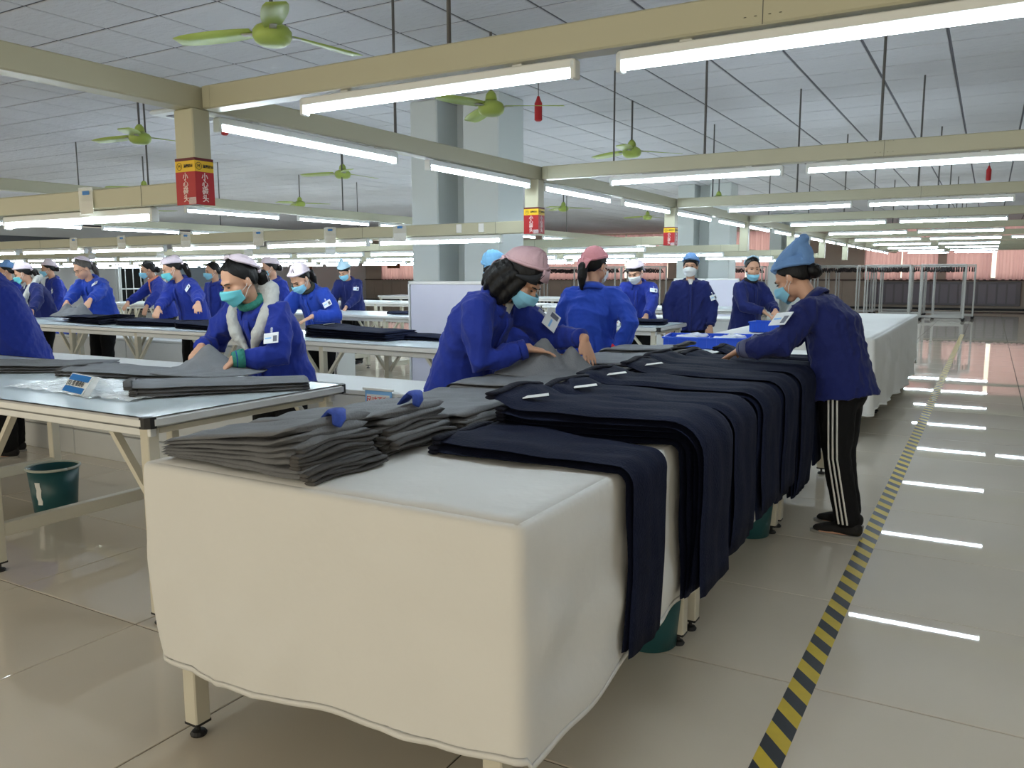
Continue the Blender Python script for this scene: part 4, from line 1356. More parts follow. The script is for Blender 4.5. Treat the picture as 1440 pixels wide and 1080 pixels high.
def person(label, x, y_, face, lean=10, up=10, hpitch=20, hyaw=0, s=1.0, hL=None, hR=None, cap=None, capm=PALEC, mask=None, hair='plain', hairm=HAIR,
           jack=0, fine=False, badge=None, extra=(), feet=((-.10, 0), (.10, 0)), trous=TROUS, stripes=False, sway=0.0, cuff=None, mlow=False, side=0.0, seed=1, hback=None, collar=None, droopL=.35, droopR=.35, poleL=None, poleR=None, jam=1.0, longer=0.0):
    root = thing('person', label, 'person', (x, y_, 0), R(face), 'blue smocked garment workers')
    c, sn = math.cos(R(face)), math.sin(R(face))
    def loc(p):
        dx, dy = p[0] - x, p[1] - y_
        return np.array((dx * c + dy * sn, -dx * sn + dy * c, p[2]))
    la, ua = R(lean), R(lean + up)
    hb = hback if hback is not None else -.55 * math.sin(la) * .3
    hip = np.array((sway, hb, .83 * s))
    sd = math.sin(R(side))
    d1 = np.array((sd * .5, math.sin(la * .6), math.cos(la * .6)))
    d2 = np.array((sd, math.sin(la), math.cos(la)))
    d3 = np.array((sd, math.sin(ua), math.cos(ua)))
    waist = hip + d1 * .15 * s
    chest = waist + d2 * .17 * s
    upper = chest + d3 * .12 * s
    neck = upper + d3 * .075 * s
    hp = R(hpitch)
    nd = np_unit(np.array((0, math.sin((ua + hp) / 2), math.cos((ua + hp) / 2))))
    # head frame
    hyr = R(hyaw)
    Rz = np.array(((math.cos(hyr), -math.sin(hyr), 0), (math.sin(hyr), math.cos(hyr), 0), (0, 0, 1)))
    Rx = np.array(((1, 0, 0), (0, math.cos(-hp), -math.sin(-hp)), (0, math.sin(-hp), math.cos(-hp))))
    HR = Rz @ Rx
    hs = 1.04 * s
    hc = neck + nd * .143 * s + HR @ np.array((0, .018, .012)) * s
    if DBG: print('HEAD', label[:44], [round(q) for q in pix((x + hc[0] * c - hc[1] * sn, y_ + hc[0] * sn + hc[1] * c, hc[2]))[:2]], round(pix((x + hc[0] * c - hc[1] * sn, y_ + hc[0] * sn + hc[1] * c, hc[2]))[2], 2))
    H = lambda v: [hc + HR @ (np.array(p, float) * hs) for p in v]
    def HE(c_, r_):
        v, f = ellipsoid(c_, r_)
        return H(v), f
    def HT(p, r_, n=8, ref=None):
        v, f = tube(p, r_, n, ref)
        return H(v), f
    # arms
    right = np.array((1., 0, 0))
    arms = []
    for sg, tgt, pole in ((-1, hL, poleL), (1, hR, poleR)):
        sh = upper + np.array((sg * .165 * s, 0, .005)) + d3 * .015
        l1, l2 = .275 * s, .235 * s
        if tgt is None:
            T = sh + np.array((sg * .07, .10, -.475 * s))
            hand_dir = np.array((0, .15, -1.))
        else:
            T = loc(tgt)
            hand_dir = None
        D = T - sh
        dist_ = np.linalg.norm(D)
        if dist_ > (l1 + l2) * .985:
            T = sh + D / dist_ * (l1 + l2) * .985; D = T - sh; dist_ = np.linalg.norm(D)
        a = (l1 * l1 - l2 * l2 + dist_ * dist_) / (2 * dist_)
        h_ = math.sqrt(max(0, l1 * l1 - a * a))
        pl = np.array(pole, float) if pole is not None else np.array((sg * .75, -.45, -.6))
        u = D / dist_
        pl = np_unit(pl - u * (pl @ u))
        el = sh + u * a + pl * h_
        arms.append((sg, sh, el, T, hand_dir if hand_dir is not None else np_unit(T - el)))
    vox = .0062 if fine else .0090
    # ---------------- body: one continuous skin surface
    mb = MB()
    def A(vf): mb.add(*vf)
    A(HE((0, -.012, .028), (.073, .092, .089)))
    A(HE((0, .022, -.040), (.058, .066, .066)))
    A(HE((0, .058, -.092), (.026, .026, .022)))
    A(HE((-.034, .050, -.036), (.032, .034, .032))); A(HE((.034, .050, -.036), (.032, .034, .032)))
    A(HT([(0, .080, .002), (0, .094, -.016), (0, .104, -.034)], [.008, .010, .0135]))
    A(HE((-.011, .094, -.037), (.009, .011, .008))); A(HE((.011, .094, -.037), (.009, .011, .008)))
    A(HT([(-.036, .070, .020), (0, .080, .020), (.036, .070, .020)], [.012, .013, .012]))
    A(HT([(-.02, .078, -.066), (0, .088, -.066), (.02, .078, -.066)], [.007, .010, .007]))
    for sg in (-1, 1):
        A(HE((sg * .076, -.012, -.012), (.010, .020, .032)))
    mb.add(*tube([hc + HR @ np.array((0, -.022, -.05)) * hs, neck + nd * .03, neck - d3 * .03], [.050 * s, .047 * s, .060 * s], 12))
    mb.add(*tube([hip - d1 * .05, waist, chest, upper, neck - d3 * .02], [(.13 * s, .09 * s), (.115 * s, .08 * s), (.13 * s, .085 * s), (.12 * s, .07 * s), (.06 * s, .05 * s)], 14, ref=right))
    for sg, sh, el, T, hd in arms:
        mb.add(*tube([upper + np.array((sg * .06, 0, 0)), sh, el, T - hd * .01, T + hd * .01], [.05 * s, .045 * s, .036 * s, .026 * s, .025 * s], 10))
        # hand
        u = np_unit(hd)
        dn = np.array((0, 0, -1.)) - u * (-u[2])
        if np.linalg.norm(dn) < .2: dn = np.array((0, 1., 0)) - u * u[1]
        dn = np_unit(dn)
        lat = np.cross(u, dn)                         # sideways in the palm
        inward = lat if (lat @ np.array((-sg, 0, 0))) > 0 else -lat
        dk = droopL if sg < 0 else droopR
        droop = np_unit(u * (1.2 - dk) + dn * dk) if u[2] > -.6 else u
        k_ = 1.0 * s
        pc = T + droop * .05 * k_
        mb.add(*tube([T - u * .005, T + droop * .03 * k_, T + droop * .078 * k_], [(.026 * k_, .018 * k_), (.036 * k_, .0165 * k_), (.038 * k_, .0135 * k_)], 10, ref=lat))
        kn = T + droop * .080 * k_
        for q, (off, ln) in enumerate(((.033, .070), (.0115, .080), (-.0105, .075), (-.0315, .060))):
            b0 = kn + inward * off * k_
            c1 = np_unit(droop + dn * .35); c2 = np_unit(droop * .6 + dn * .9); c0 = np_unit(droop + dn * .05 + inward * off * 5)
            p1 = b0 + c0 * ln * .42 * k_; p2 = p1 + c1 * ln * .33 * k_; p3 = p2 + c2 * ln * .28 * k_
            mb.add(*tube([b0 - droop * .02, b0, p1, p2, p3], [.0080, .0084, .0082, .0075, .0064], 8))
        tb = T + droop * .022 * k_ + inward * .022 * k_
        t1 = tb + np_unit(inward * .8 + droop * .7 + dn * .25) * .038 * k_
        t2 = t1 + np_unit(inward * .25 + droop * .9 + dn * .35) * .030 * k_
        mb.add(*tube([tb - inward * .01, tb, t1, t2], [.013, .0125, .0105, .008], 8))
    ank = []
    for i, (fx, fy) in enumerate(feet):
        sg = -1 if i == 0 else 1
        hj = hip + np.array((sg * .085 * s, 0, -.02))
        an = np.array((fx, fy, .085))
        kn = (hj + an) / 2 + np.array((0, .03, .0))
        ank.append((hj, kn, an))
        mb.add(*tube([hj, kn, an, an + np.array((0, .02, -.045))], [.07 * s, .045 * s, .033 * s, .035 * s], 10))
        mb.add(*tube([an + np.array((0, -.03, -.055)), an + np.array((sg * .01, .06, -.06)), an + np.array((sg * .015, .13, -.066))], [(.032, .026), (.038, .024), (.034, .016)], 10, ref=right))
    finish(remesh(mb, vox, 2), 'body', SKIN, root)
    # ---------------- face
    if mask is None or fine or True:
        for sg in (-1, 1):
            mbE = MB()
            v, f = ellipsoid((sg * .031, .0805, -.001), (.0135, .006, .0042 if hpitch > 25 else .0055), nu=10, nv=6); mbE.add(H(v), f)
            mbE.build('eye', EYE, root, smooth=True)
            mbB = MB()
            mbB.add(*HT([(sg * .016, .0885, .0175), (sg * .032, .0845, .0215), (sg * .047, .073, .018)], [(.0035, .003), (.004, .003), (.002, .002)], 6))
            mbB.build('eyebrow', HAIR, root, smooth=True)
    if mask is None or mlow:
        mbL = MB(); mbL.add(*HT([(-.021, .083, -.066), (-.008, .0945, -.0645), (.008, .0945, -.0645), (.021, .083, -.066)], [(.002, .002), (.0055, .0035), (.0055, .0035), (.002, .002)], 8))
        mbL.build('mouth', LIP, root, smooth=True)
    # ---------------- mask
    if mask is not None:
        v = []; f = []
        nu, nv = 24, 12
        zt, zb = (-.008, -.112) if not mlow else (-.062, -.135)
        for j in range(nv + 1):
            q = j / nv
            for i in range(nu + 1):
                th = -1.32 + 2.64 * i / nu
                fr_ = math.cos(th)
                zc = lerp(zt, zb, q)
                zs = lerp(-.036, -.078, q) if not mlow else lerp(-.06, -.098, q)
                z = lerp(zs, zc, fr_ ** 1.2)
                rx = .071 - .010 * q
                ry = .098 + .012 * math.sin(min(1, q * 1.6) * math.pi) - .022 * max(0, q - .55) / .45
                if mlow: ry -= .018
                yy = .016 + ry * fr_ + .0022 * math.sin(q * 6 * math.pi) * fr_ + (.006 * math.exp(-(th / .22) ** 2) if q < .5 and not mlow else 0)
                v.append((rx * math.sin(th) * 1.05, yy, z))
        for j in range(nv):
            for i in range(nu):
                a = j * (nu + 1) + i
                f.append((a, a + 1, a + nu + 2, a + nu + 1))
        o = MB().add(H(v), f).build('face_mask', mask, root, smooth=True)
        md = o.modifiers.new('s', 'SOLIDIFY'); md.thickness = .002; md.offset = 0
        for sg in (-1, 1):
            lp = MB()
            for z0 in ((-.038, -.074) if not mlow else (-.062, -.094)):
                lp.add(*HT([(sg * .070, .035, z0), (sg * .080, .008, (z0 - .012) / 2), (sg * .084, -.014, .008 if z0 > -.07 else -.03)], .0014, 5))
            lp.build('ear_loop', MASKW, o, smooth=True)
    # ---------------- hair
    hm = MB()
    bnd = FRINGE_B if hair in ('fringe', 'long') else HAIR_B
    v, f = hair_shell(bnd, seed=seed, amp=.0025)
    hm.add(H(v), f)
    ho = hm.build('hair', hairm, root, smooth=True)
    md = ho.modifiers.new('s', 'SOLIDIFY'); md.thickness = .012; md.offset = -1
    if hair in ('tail', 'long', 'bun'):
        mt_ = MB()
        if hair == 'tail':
            mt_.add(*HT([(0, -.095, .01), (.0, -.135, -.03), (.005, -.135, -.11), (.0, -.115, -.19)], [.026, .040, .036, .014], 12))
        elif hair == 'bun':
            mt_.add(*HE((0, -.12, -.03), (.05, .042, .045)))
        else:
            for q in range(9):
                a = R(-125 + q * 31.0)
                px_, py_ = .078 * math.sin(a), -.022 - .088 * math.cos(a)
                mt_.add(*HT([(px_ * .95, py_ * .95, .01), (px_ * 1.08, py_ * 1.08 - .008, -.06), (px_ * 1.0, py_ * 1.1 - .008, -.125), (px_ * .8, py_ * 1.0 - .012, -.17)], [.026, .034, .030, .010], 8))
        me = remesh(mt_, .008, 1)
        folds(me, .004, 55, seed, .12)
        finish(me, 'hair_length', hairm, ho)
    # ---------------- cap
    if cap:
        cr, cc = (.090, .111, .108), (0, -.018, .026)
        bnd = {'plain': CAP_B, 'back': CAPBACK_B, 'kerchief': CAP_B, 'chef': CAP_B, 'band': BAND_B, 'tall': CAP_B}[cap]
        v, f = hair_shell(bnd, cr, cc, seed=seed + 5, amp=.002, na=44)
        if cap in ('plain', 'band'):
            v = [(p[0] * (1 + .10 * max(0, p[2] - .05) / .08), p[1] * (1 + .08 * max(0, p[2] - .05) / .08) - .006, p[2] + .012 * math.sin(p[1] * 30 + seed) * max(0, p[2]) / .1) for p in v]
        cmesh = MB().add(H(v), f)
        co_ = cmesh.build('cap', capm, root, smooth=True)
        md = co_.modifiers.new('s', 'SOLIDIFY'); md.thickness = .004; md.offset = 1
        # hem band following the rim of the cap
        rim = []
        for i in range(45):
            az = 2 * math.pi * i / 44
            a = math.degrees(abs(((az + math.pi) % (2 * math.pi)) - math.pi))
            el = R(bnd(a) + 2)
            rim.append((cc[0] + (cr[0] + .004) * math.cos(el) * math.sin(az), cc[1] + (cr[1] + .004) * math.cos(el) * math.cos(az), cc[2] + (cr[2] + .004) * math.sin(el)))
        MB().add(*HT(rim, [(.004, .011)] * len(rim), 6)).build('cap_band', capm, co_, smooth=True)
        px = MB()
        if cap == 'kerchief':
            px.add(*HT([(0, -.128, .02), (.0, -.15, -.05), (.004, -.14, -.115)], [(.070, .012), (.040, .012), (.006, .006)], 10, ref=(1, 0, 0)))
            px.add(*HT([(-.06, -.075, .05), (0, -.125, .02), (.06, -.075, .05)], [.02, .028, .02], 8))
        elif cap == 'chef':
            px.add(*HT([(0, .045, .078), (0, -.03, .098), (.0, -.105, .122), (.0, -.160, .150)], [(.074, .040), (.084, .050), (.072, .046), (.040, .028)], 12, ref=(1, 0, 0)))
            px.add(*HE((0, -.128, .085), (.058, .036, .065)))
            px.add(*HT([(-.04, -.10, .04), (0, -.135, .03), (.04, -.10, .04)], [.022, .026, .022], 8))
        elif cap == 'tall':
            px.add(*HT([(0, .02, .085), (0, -.02, .145), (.0, -.045, .185)], [(.070, .075), (.045, .05), (.012, .014)], 12, ref=(1, 0, 0)))
        else:
            px.add(*HT([(-.035, -.115, .0), (0, -.138, -.012), (.035, -.115, .0)], [.014, .020, .014], 8))
            px.add(*HT([(0, -.138, -.01), (.025, -.150, -.05), (.03, -.142, -.09)], [(.010, .006), (.016, .006), (.010, .004)], 8, ref=(1, 0, 0)))
            px.add(*HT([(0, -.138, -.01), (-.025, -.150, -.045), (-.034, -.142, -.08)], [(.010, .006), (.016, .006), (.010, .004)], 8, ref=(1, 0, 0)))
        me = remesh(px, .006, 2)
        folds(me, .004, 45, seed, .7)
        finish(me, 'cap_tie' if cap not in ('chef', 'tall') else 'cap_crown', capm, co_)
        if cap == 'band':
            v = []; f = []
            def capr(z):
                return math.sqrt(max(.05, 1 - ((z - cc[2]) / cr[2]) ** 2))
            for i in range(13):
                a = R(-80 + 112 * i / 12)
                for z, rr in ((.066, .009), (.112, .013)):
                    q = capr(z)
                    v.append(((cr[0] * q + rr) * math.sin(a), cc[1] + (cr[1] * q + rr) * math.cos(a), z))
            for i in range(12): f.append((2 * i, 2 * i + 2, 2 * i + 3, 2 * i + 1))
            b_ = MB().add(H(v), f).build('cap_flap', capm, co_, smooth=True)
            md = b_.modifiers.new('s', 'SOLIDIFY'); md.thickness = .004
            MB().add(*HT([(.050, .075, .098), (.064, .078, .062), (.070, .072, .058), (.056, .070, .098)], .0018, 5)).build('hair_grip', INK, co_)
            v = []; f = []
            for i in range(8):
                a = R(33 + 52 * i / 7)
                for z, rr in ((.040 - .03 * i / 7, .009), (.104 - .085 * i / 7, .009)):
                    q = capr(z)
                    v.append(((cr[0] * q + rr) * math.sin(a), cc[1] + (cr[1] * q + rr) * math.cos(a), z))
            for i in range(7): f.append((2 * i, 2 * i + 2, 2 * i + 3, 2 * i + 1))
            b_ = MB().add(H(v), f).build('dark_flap', mat('black cap lining', (.014, .016, .02), .8), co_, smooth=True)
            md = b_.modifiers.new('s', 'SOLIDIFY'); md.thickness = .004; b_['label'] = 'black side flap'
    # ---------------- smock
    jm = MB()
    J = lambda a, b: (a * s * jam, b * s * jam)
    jm.add(*tube([hip - d1 * (.075 + longer) * s, hip - d1 * .02, waist, chest, upper, upper + d3 * .05 * s, neck + d3 * .0], [J(.222, .182), J(.210, .170), J(.190, .150), J(.202, .145), J(.188, .122), J(.130, .094), J(.068, .066)], 22, ref=right, cap=False))
    for sg, sh, el, T, hd in arms:
        u2 = np_unit(T - el)
        jm.add(*tube([upper + np.array((sg * .07, 0, .01)), sh - np.array((sg * .012, 0, .012)), sh * .5 + el * .5, el, el * .45 + T * .55, T - u2 * .028], [.080 * s, .089 * s, .086 * s, .081 * s, .070 * s, .056 * s], 14, cap=False))
    me = remesh(jm, .0095 if fine else .013, 3)
    folds(me, .013 if fine else .011, 13, seed + 40, .6)
    folds(me, .003, 30, seed + 41, .5)
    finish(me, 'smock', JACKS[jack], root)
    # collar
    v = []; f = []
    axis = np_unit(neck + nd * .02 - upper)
    nb = neck - axis * .012
    fwd = np.array((0, math.cos(ua), -math.sin(ua)))
    for i in range(25):
        a = R(-158 + 316 * i / 24)
        back_ = -math.cos(a) * -1
        for k, (rr, hh) in enumerate(((.066, -.006), (.076, .034), (.092, .012), (.100, -.012))):
            p = nb + (right * math.sin(a) * rr * 1.08 - fwd * math.cos(a) * rr) * s + axis * (hh - .03 * (1 - math.cos(a)) * .5) * s
            v.append(p)
    for i in range(24):
        for k in range(3):
            q = i * 4 + k; f.append((q, q + 4, q + 5, q + 1))
    o = MB().add(v, f).build('collar', JACKS[jack], root, smooth=True)
    md = o.modifiers.new('s', 'SOLIDIFY'); md.thickness = .006
    # front placket
    pk = []
    for p, dd, rad_ in ((upper + d3 * .03, d3, .098), (upper, d3, .124), (chest, d2, .147), (waist, d2 * .5 + d1 * .5, .152), (hip, d1, .171), (hip - d1 * .07 * s, d1, .182)):
        fd = np.array((0, dd[2], -dd[1]))
        pk.append(p + fd * (rad_ * s * jam + .004))
    MB().add(*tube(pk, [(.018, .004)] * 6, 6, ref=right)).build('placket', JACKS[jack], root, smooth=True)
    for i_, (sg, sh, el, T, hd) in enumerate(arms):
        u2 = np_unit(T - el)
        MB().add(*tube([T - u2 * .040, T - u2 * .006], [.0535 * s * .96, .0535 * s * .9], 14, cap=False)).build('cuff', JACKS[jack], root, smooth=True)
        if cuff and (cuff[1] == 0 or cuff[1] == sg):
            q = MB().add(*tube([T - u2 * .05, T - u2 * .02, T + u2 * .012], [.056 * s, .052 * s, .040 * s], 14, cap=False)).build('inner_cuff', cuff[0], root, smooth=True)
    # badge on the upper arm
    if badge is not None:
        sg, sh, el, T, hd = arms[0 if badge[0] < 0 else 1]
        mid = sh * (1 - badge[1]) + el * badge[1]
        ax = np_unit(el - sh)
        outd = np.array((badge[2][0], badge[2][1], badge[2][2]), float)
        outd = np_unit(outd - ax * (outd @ ax))
        sdv = np.cross(ax, outd)
        ctr = mid + outd * .094 * s
        bs = badge[3] if len(badge) > 3 else 1.0
        def plate(w0, w1, h0, h1, o0, o1):
            v = []
            for o_ in (o0, o1):
                for a, b in ((w0, h0), (w1, h0), (w1, h1), (w0, h1)):
                    v.append(ctr + sdv * a * bs + ax * b * bs + outd * o_)
            return v, [(0, 1, 2, 3), (4, 5, 6, 7), (0, 1, 5, 4), (1, 2, 6, 5), (2, 3, 7, 6), (3, 0, 4, 7)]
        bb = MB().add(*plate(-.042, .042, -.03, .03, 0, .003)).build('badge', BADGE, root)
        MB().add(*plate(-.034, -.012, -.012, .022, .003, .004)).build('badge_photo', mat('badge photo', (.12, .13, .18), .5), bb)
        MB().add(*plate(-.002, .034, -.004, .004, .003, .004)).build('badge_strip', LBLUEP, bb)
        MB().add(*plate(-.006, .006, -.062, -.03, -.004, .001)).build('badge_clip', CLEAR, bb)
    # trousers and shoes
    tm_ = MB()
    for hj, kn, an in ank:
        tm_.add(*tube([hj + np.array((0, 0, .04)), hj * .6 + kn * .4, kn, kn * .4 + an * .6, an + np.array((0, -.005, .01))], [.108 * s, .100 * s, .080 * s, .074 * s, .072 * s], 14))
    tm_.add(*tube([hip + d1 * .03, hip - d1 * .06], [(.155 * s, .125 * s), (.16 * s, .13 * s)], 16, ref=right))
    me = remesh(tm_, .012 if fine else .016, 2)
    folds(me, .006, 16, seed + 90, .4)
    tr = finish(me, 'trousers', trous, root)
    if stripes:
        for i, (hj, kn, an) in enumerate(ank):
            sg = -1 if i == 0 else 1
            for q in (-.022, 0, .022):
                pts = []
                for t_ in np.linspace(.02, 1, 9):
                    base = hj * (1 - 2 * t_) + kn * 2 * t_ if t_ < .5 else kn * (2 - 2 * t_) + an * (2 * t_ - 1)
                    rad_ = (lerp(.104, .080, t_ * 2) if t_ < .5 else lerp(.080, .074, t_ * 2 - 1)) * s
                    pts.append(base + np.array((sg * (rad_ + .002), q, 0)) )
                MB().add(*tube(pts, [(.003, .0055)] * 9, 6, ref=(1, 0, 0))).build('stripe', STRIPE, tr, smooth=True)
    for i, (hj, kn, an) in enumerate(ank):
        sg = -1 if i == 0 else 1
        sh_ = MB()
        q = np.array((an[0], an[1], 0))
        sh_.add(*tube([q + (0, -.055, .045), q + (sg * .006, .03, .046), q + (sg * .012, .11, .036), q + (sg * .014, .160, .028)], [(.040, .040), (.045, .038), (.046, .026), (.032, .016)], 12, ref=right))
        sh_.add(*tube([q + (0, -.02, .06), q + (0, -.01, .095)], [.043, .042], 12))
        me = remesh(sh_, .010, 2)
        so = finish(me, 'shoe', SHOE, root)
        v = []; f = []
        N_ = 20
        for k in range(N_):
            a = 2 * math.pi * k / N_
            yy = .052 + .138 * math.cos(a); xx = sg * .008 + (.046 - .006 * math.cos(a)) * math.sin(a)
            v += [(q[0] + xx, q[1] + yy, .001), (q[0] + xx, q[1] + yy, .016)]
        for k in range(N_):
            j = (k + 1) % N_
            f.append((2 * k, 2 * j, 2 * j + 1, 2 * k + 1))
        f.append(tuple(2 * k + 1 for k in range(N_))); f.append(tuple(2 * k for k in range(N_ - 1, -1, -1)))
        MB().add(v, f).build('sole', SOLE, so)
    # ---------------- extras round the neck
    for ex in extra:
        if ex[0] == 'hood':
            em = MB()
            em.add(*tube([nb + right * .10 * s + fwd * .075 - axis * .05, nb + right * .125 * s - axis * .012, nb + right * .08 * s - fwd * .085 + axis * .03, nb - fwd * .115 * s + axis * .03, nb - right * .08 * s - fwd * .085 + axis * .03, nb - right * .125 * s - axis * .012, nb - right * .10 * s + fwd * .075 - axis * .05],
                         [(.034, .03), (.048, .040), (.066, .048), (.074, .052), (.066, .048), (.048, .040), (.034, .03)], 12))
            for sg in (-1, 1):
                em.add(*tube([nb + right * sg * .120 * s + fwd * .03 - axis * .015, nb + right * sg * .112 * s + fwd * .085 - axis * .045, nb + right * sg * .075 + fwd * .150 - axis * .095, nb + right * sg * .022 + fwd * .188 - axis * .175], [.046, .044, .040, .018], 10))
            me = remesh(em, .009, 2); folds(me, .004, 40, seed + 3, .8)
            finish(me, 'hood', ex[1], root)
        elif ex[0] == 'scarf':
            em = MB()
            em.add(*tube([nb + (right * math.cos(a) * .066 + fwd * math.sin(a) * .066) * s + axis * .028 - fwd * 0 for a in np.linspace(0, 6.0, 14)], .026, 8))
            if len(ex) > 2:
                em.add(*tube([nb + fwd * .08 + axis * .01, nb + fwd * .125 - axis * .08, nb + fwd * .15 - axis * .22], [(.035, .012), (.04, .012), (.03, .01)], 10, ref=right))
            me = remesh(em, .009, 2); folds(me, .004, 45, seed + 6, .8)
            finish(me, 'scarf', ex[1], root)
        elif ex[0] == 'glasses':
            gm = MB()
            for sg in (-1, 1):
                gm.add(*HT([(sg * .032 + .020 * math.cos(a), .094 - .10 * (abs(sg * .032 + .020 * math.cos(a)) ** 1.2), -.004 + .015 * math.sin(a)) for a in np.linspace(0, 6.28, 15)], .0013, 5))
                gm.add(*HT([(sg * .053, .085, 0), (sg * .078, 0, .004)], .0013, 5))
            gm.add(*HT([(-.012, .094, 0), (.012, .094, 0)], .0013, 5))
            gm.build('glasses', INK, root)
        elif ex[0] == 'undershirt':
            MB().add(*tube([nb + fwd * .058 + axis * .02, nb + fwd * .105 - axis * .07], [(.035, .012), (.008, .006)], 10, ref=right)).build('undershirt', ex[1], root, smooth=True)
    return root


person('woman in pink cap with a front flap bending over the near white cloth', -2.33, 3.60, 268, lean=25, up=20, hpitch=48, hyaw=8, s=1.03, hL=(-1.80, 3.84, 1.09), hR=(-1.99, 3.58, 1.05),
       cap='band', capm=PINKC, mask=MASKB, hair='long', jack=0, fine=True, badge=(-1, .72, (.6, .9, .9), 1.45), seed=2, extra=(('undershirt', HOODG),), poleR=(.5, -.5, -.8), poleL=(-.6, -.3, -.5), droopL=.85, droopR=.4, feet=((-.10, -.08), (.10, -.08)))
person('woman bending at the table end in striped black trousers and denim blue hat', -.60, 4.72, 84, lean=15, up=25, hpitch=32, hback=.06, hyaw=-6, s=.99, hL=(-1.15, 4.48, 1.01), hR=(-1.20, 4.86, 1.0),
       cap='chef', capm=BLUEC, mask=MASKB, hair='bun', jack=1, fine=True, feet=((-.09, -.02), (.10, .02)), stripes=True, badge=(-1, .62, (-.5, .4, .8), 1.5), seed=3, cuff=(mat('striped cuff', (.10, .11, .2), .8), 0), jam=1.04)
person('woman in a rose headscarf standing with her back to the camera', -2.48, 5.42, 12, lean=2, up=8, hpitch=12, hyaw=-26, s=.99, hR=(-2.26, 5.36, .86), hL=(-2.80, 5.60, .82),
       cap='kerchief', capm=ROSEC, mask=MASKW, hair='tail', jack=2, fine=True, cuff=(REDK, 1), seed=4)
person('woman in a bright blue cap hidden behind the pink capped inspector', -3.02, 4.95, 10, lean=0, up=4, hpitch=8, s=.97, cap='plain', capm=SKYC, hair='bun', jack=0, seed=5)
person('woman in a grey hood and turquoise mask working at the left foreground table', -3.60, 3.42, 186, lean=24, up=14, hpitch=26, hyaw=-20, s=.985, hR=(-3.80, 3.08, 1.02), hL=(-3.48, 3.03, .97),
       cap='back', capm=PALEC, mask=MASKT, hair='tail', jack=0, fine=True, cuff=(GREENK, -1), extra=(('scarf', GREENK), ('hood', HOODG)), badge=(-1, .75, (-.2, .9, .5)), seed=6, jam=1.06, droopL=.55)
person('woman in pale cap and white mask at the table with the small name stand', -3.58, 9.20, 186, lean=12, up=16, hpitch=30, hyaw=-14, s=1.0, hL=(-3.32, 8.72, .93), hR=(-3.75, 8.75, .95),
       cap='plain', capm=PALEC, mask=MASKW, hair='fringe', jack=0, badge=(-1, .55, (-.4, .9, .3)), seed=7)
person('upright woman in denim blue cap and white mask standing by the large crate', -3.02, 9.35, 200, lean=0, up=3, hpitch=0, hyaw=-10, s=1.0, cap='plain', capm=BLUEC, mask=MASKW, hair='fringe', jack=1,
       badge=(-1, .62, (-.5, .9, 0)), extra=(('undershirt', WHITEK),), seed=8)
person('smiling woman with her blue mask under her chin behind the small crate', -2.46, 9.75, 236, lean=6, up=6, hpitch=6, hyaw=-28, s=.99, hL=(-2.10, 9.62, 1.0), hR=(-2.20, 9.48, .99),
       cap='back', capm=ICEC, mask=MASKB, mlow=True, hair='plain', jack=1, extra=(('scarf', mat('black neck warmer', (.012, .012, .014), .9)),), seed=9)
person('woman in pale cap and blue mask bending over the V braced table', -5.86, 6.22, 184, lean=24, up=18, hpitch=40, hyaw=-8, s=1.0, hL=(-5.62, 5.86, 1.02), hR=(-6.0, 5.80, .97),
       cap='plain', capm=PALEC, mask=MASKB, hair='tail', jack=2, stripes=True, badge=(-1, .60, (-.3, .9, .3)), extra=(('scarf', mat('dark collar', (.03, .035, .03), .9)),), seed=10)
person('woman in a tall ice blue kerchief at the third row table', -8.72, 9.98, 192, lean=12, up=14, hpitch=34, hyaw=-6, s=1.02, hL=(-8.50, 9.60, .93), hR=(-8.75, 9.58, .92),
       cap='tall', capm=ICEC, mask=MASKB, hair='fringe', jack=1, badge=(-1, .62, (-.3, .9, .1)), seed=11)
person('woman in pale cap leaning on the long table in front of the tubular cart', -8.22, 6.55, 172, lean=16, up=14, hpitch=26, hyaw=-24, s=1.04, hR=(-8.15, 6.0, 1.0), hL=(-7.40, 6.04, .99),
       cap='plain', capm=PALEC, mask=MASKT, hair='tail', jack=0, badge=(-1, .62, (-.3, .9, .2)), seed=12, jam=1.06)
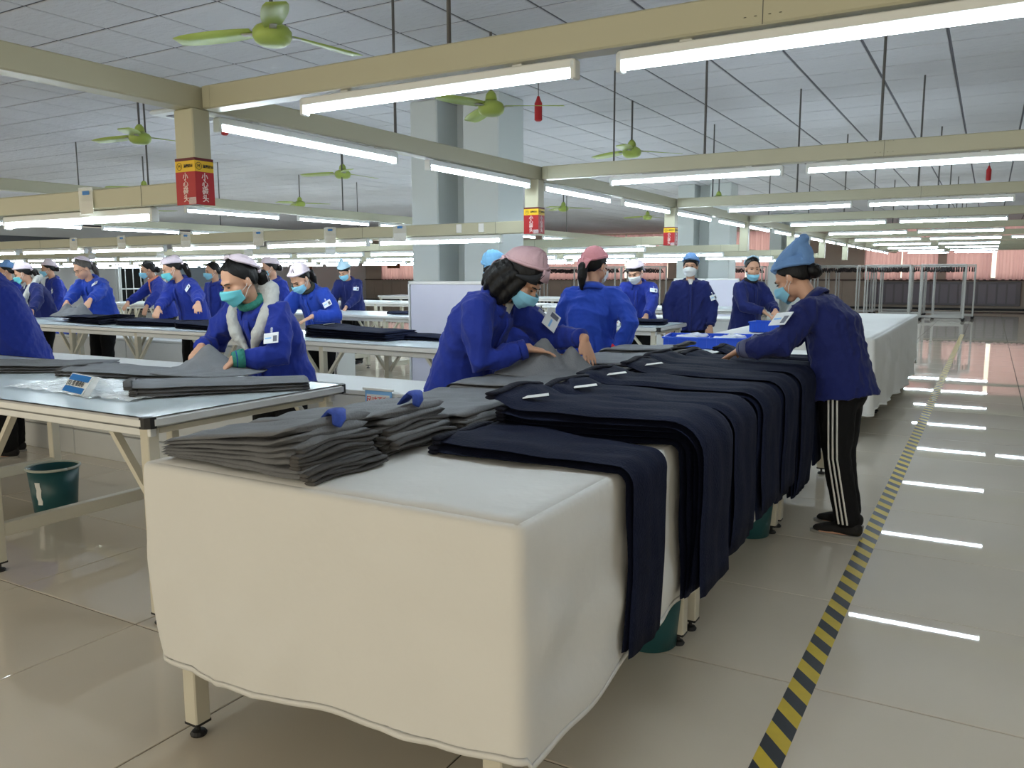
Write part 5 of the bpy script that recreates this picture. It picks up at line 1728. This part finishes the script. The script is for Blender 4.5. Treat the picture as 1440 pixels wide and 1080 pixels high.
person('woman with glasses and no mask holding up a grey leg beside the plaque', -10.0, 6.55, 190, lean=15, up=16, hpitch=30, hyaw=-12, s=1.05, hR=(-9.85, 6.0, 1.07), hL=(-9.43, 6.02, 1.08),
       cap='back', capm=PALEC, hair='tail', hairm=HAIRG, jack=2, extra=(('glasses', INK),), badge=(-1, .62, (-.2, .9, .2)), seed=13, jam=1.06)
person('woman in pale cap with turquoise mask and grey hood near the left edge', -10.95, 6.35, 160, lean=14, up=14, hpitch=24, hyaw=-20, s=1.0, cap='plain', capm=PALEC, mask=MASKT, hair='tail', jack=1,
       hR=(-11.0, 5.9, .98), hL=(-10.5, 5.95, .97), extra=(('hood', HOODG),), badge=(-1, .62, (.3, .9, .2)), seed=14)
person('woman in pale cap standing behind the glasses wearer', -13.5, 8.1, 166, lean=6, up=8, hpitch=14, hyaw=-18, s=1.03, cap='plain', capm=PALEC, mask=MASKB, hair='bun', jack=0, badge=(-1, .6, (.1, .9, .1)), seed=15)
person('woman in a mask half hidden at the far left edge', -12.6, 6.9, 172, lean=4, up=8, hpitch=12, hyaw=-18, s=1.0, cap='plain', capm=BLUEC, mask=MASKB, hair='bun', jack=0, seed=16)
person('woman in an orange scarf leaning behind the woman before the tubular cart', -10.85, 8.15, 158, lean=16, up=12, hpitch=16, hyaw=-10, s=1.03, hR=(-11.05, 7.5, .9), hL=(-10.5, 7.55, .9), mask=MASKB, hair='bun', jack=0,
       extra=(('scarf', ORANGE, 1),), seed=17)
person('woman in a mask half hidden left of the grey hooded woman', -9.5, 8.05, 172, lean=4, up=6, hpitch=10, hyaw=-12, s=.99, mask=MASKB, hair='bun', jack=0, seed=18)
person('woman in pale cap peeping out right of the grey hooded woman', -8.30, 8.02, 168, lean=6, up=8, hpitch=14, hyaw=-22, s=1.02, cap='plain', capm=PALEC, mask=MASKB, hair='bun', jack=0, seed=19)
person('woman turned away at the left frame edge, only her blue back showing', -6.66, 3.55, 128, lean=24, up=16, hpitch=30, s=1.11, hL=(-7.0, 3.05, .95), hR=(-7.05, 3.3, .95), cap='plain', capm=PALEC, mask=MASKB, hair='bun', jack=0, fine=True, seed=20, jam=1.08, longer=.14,
       feet=((-.12, 0), (.12, .05)))
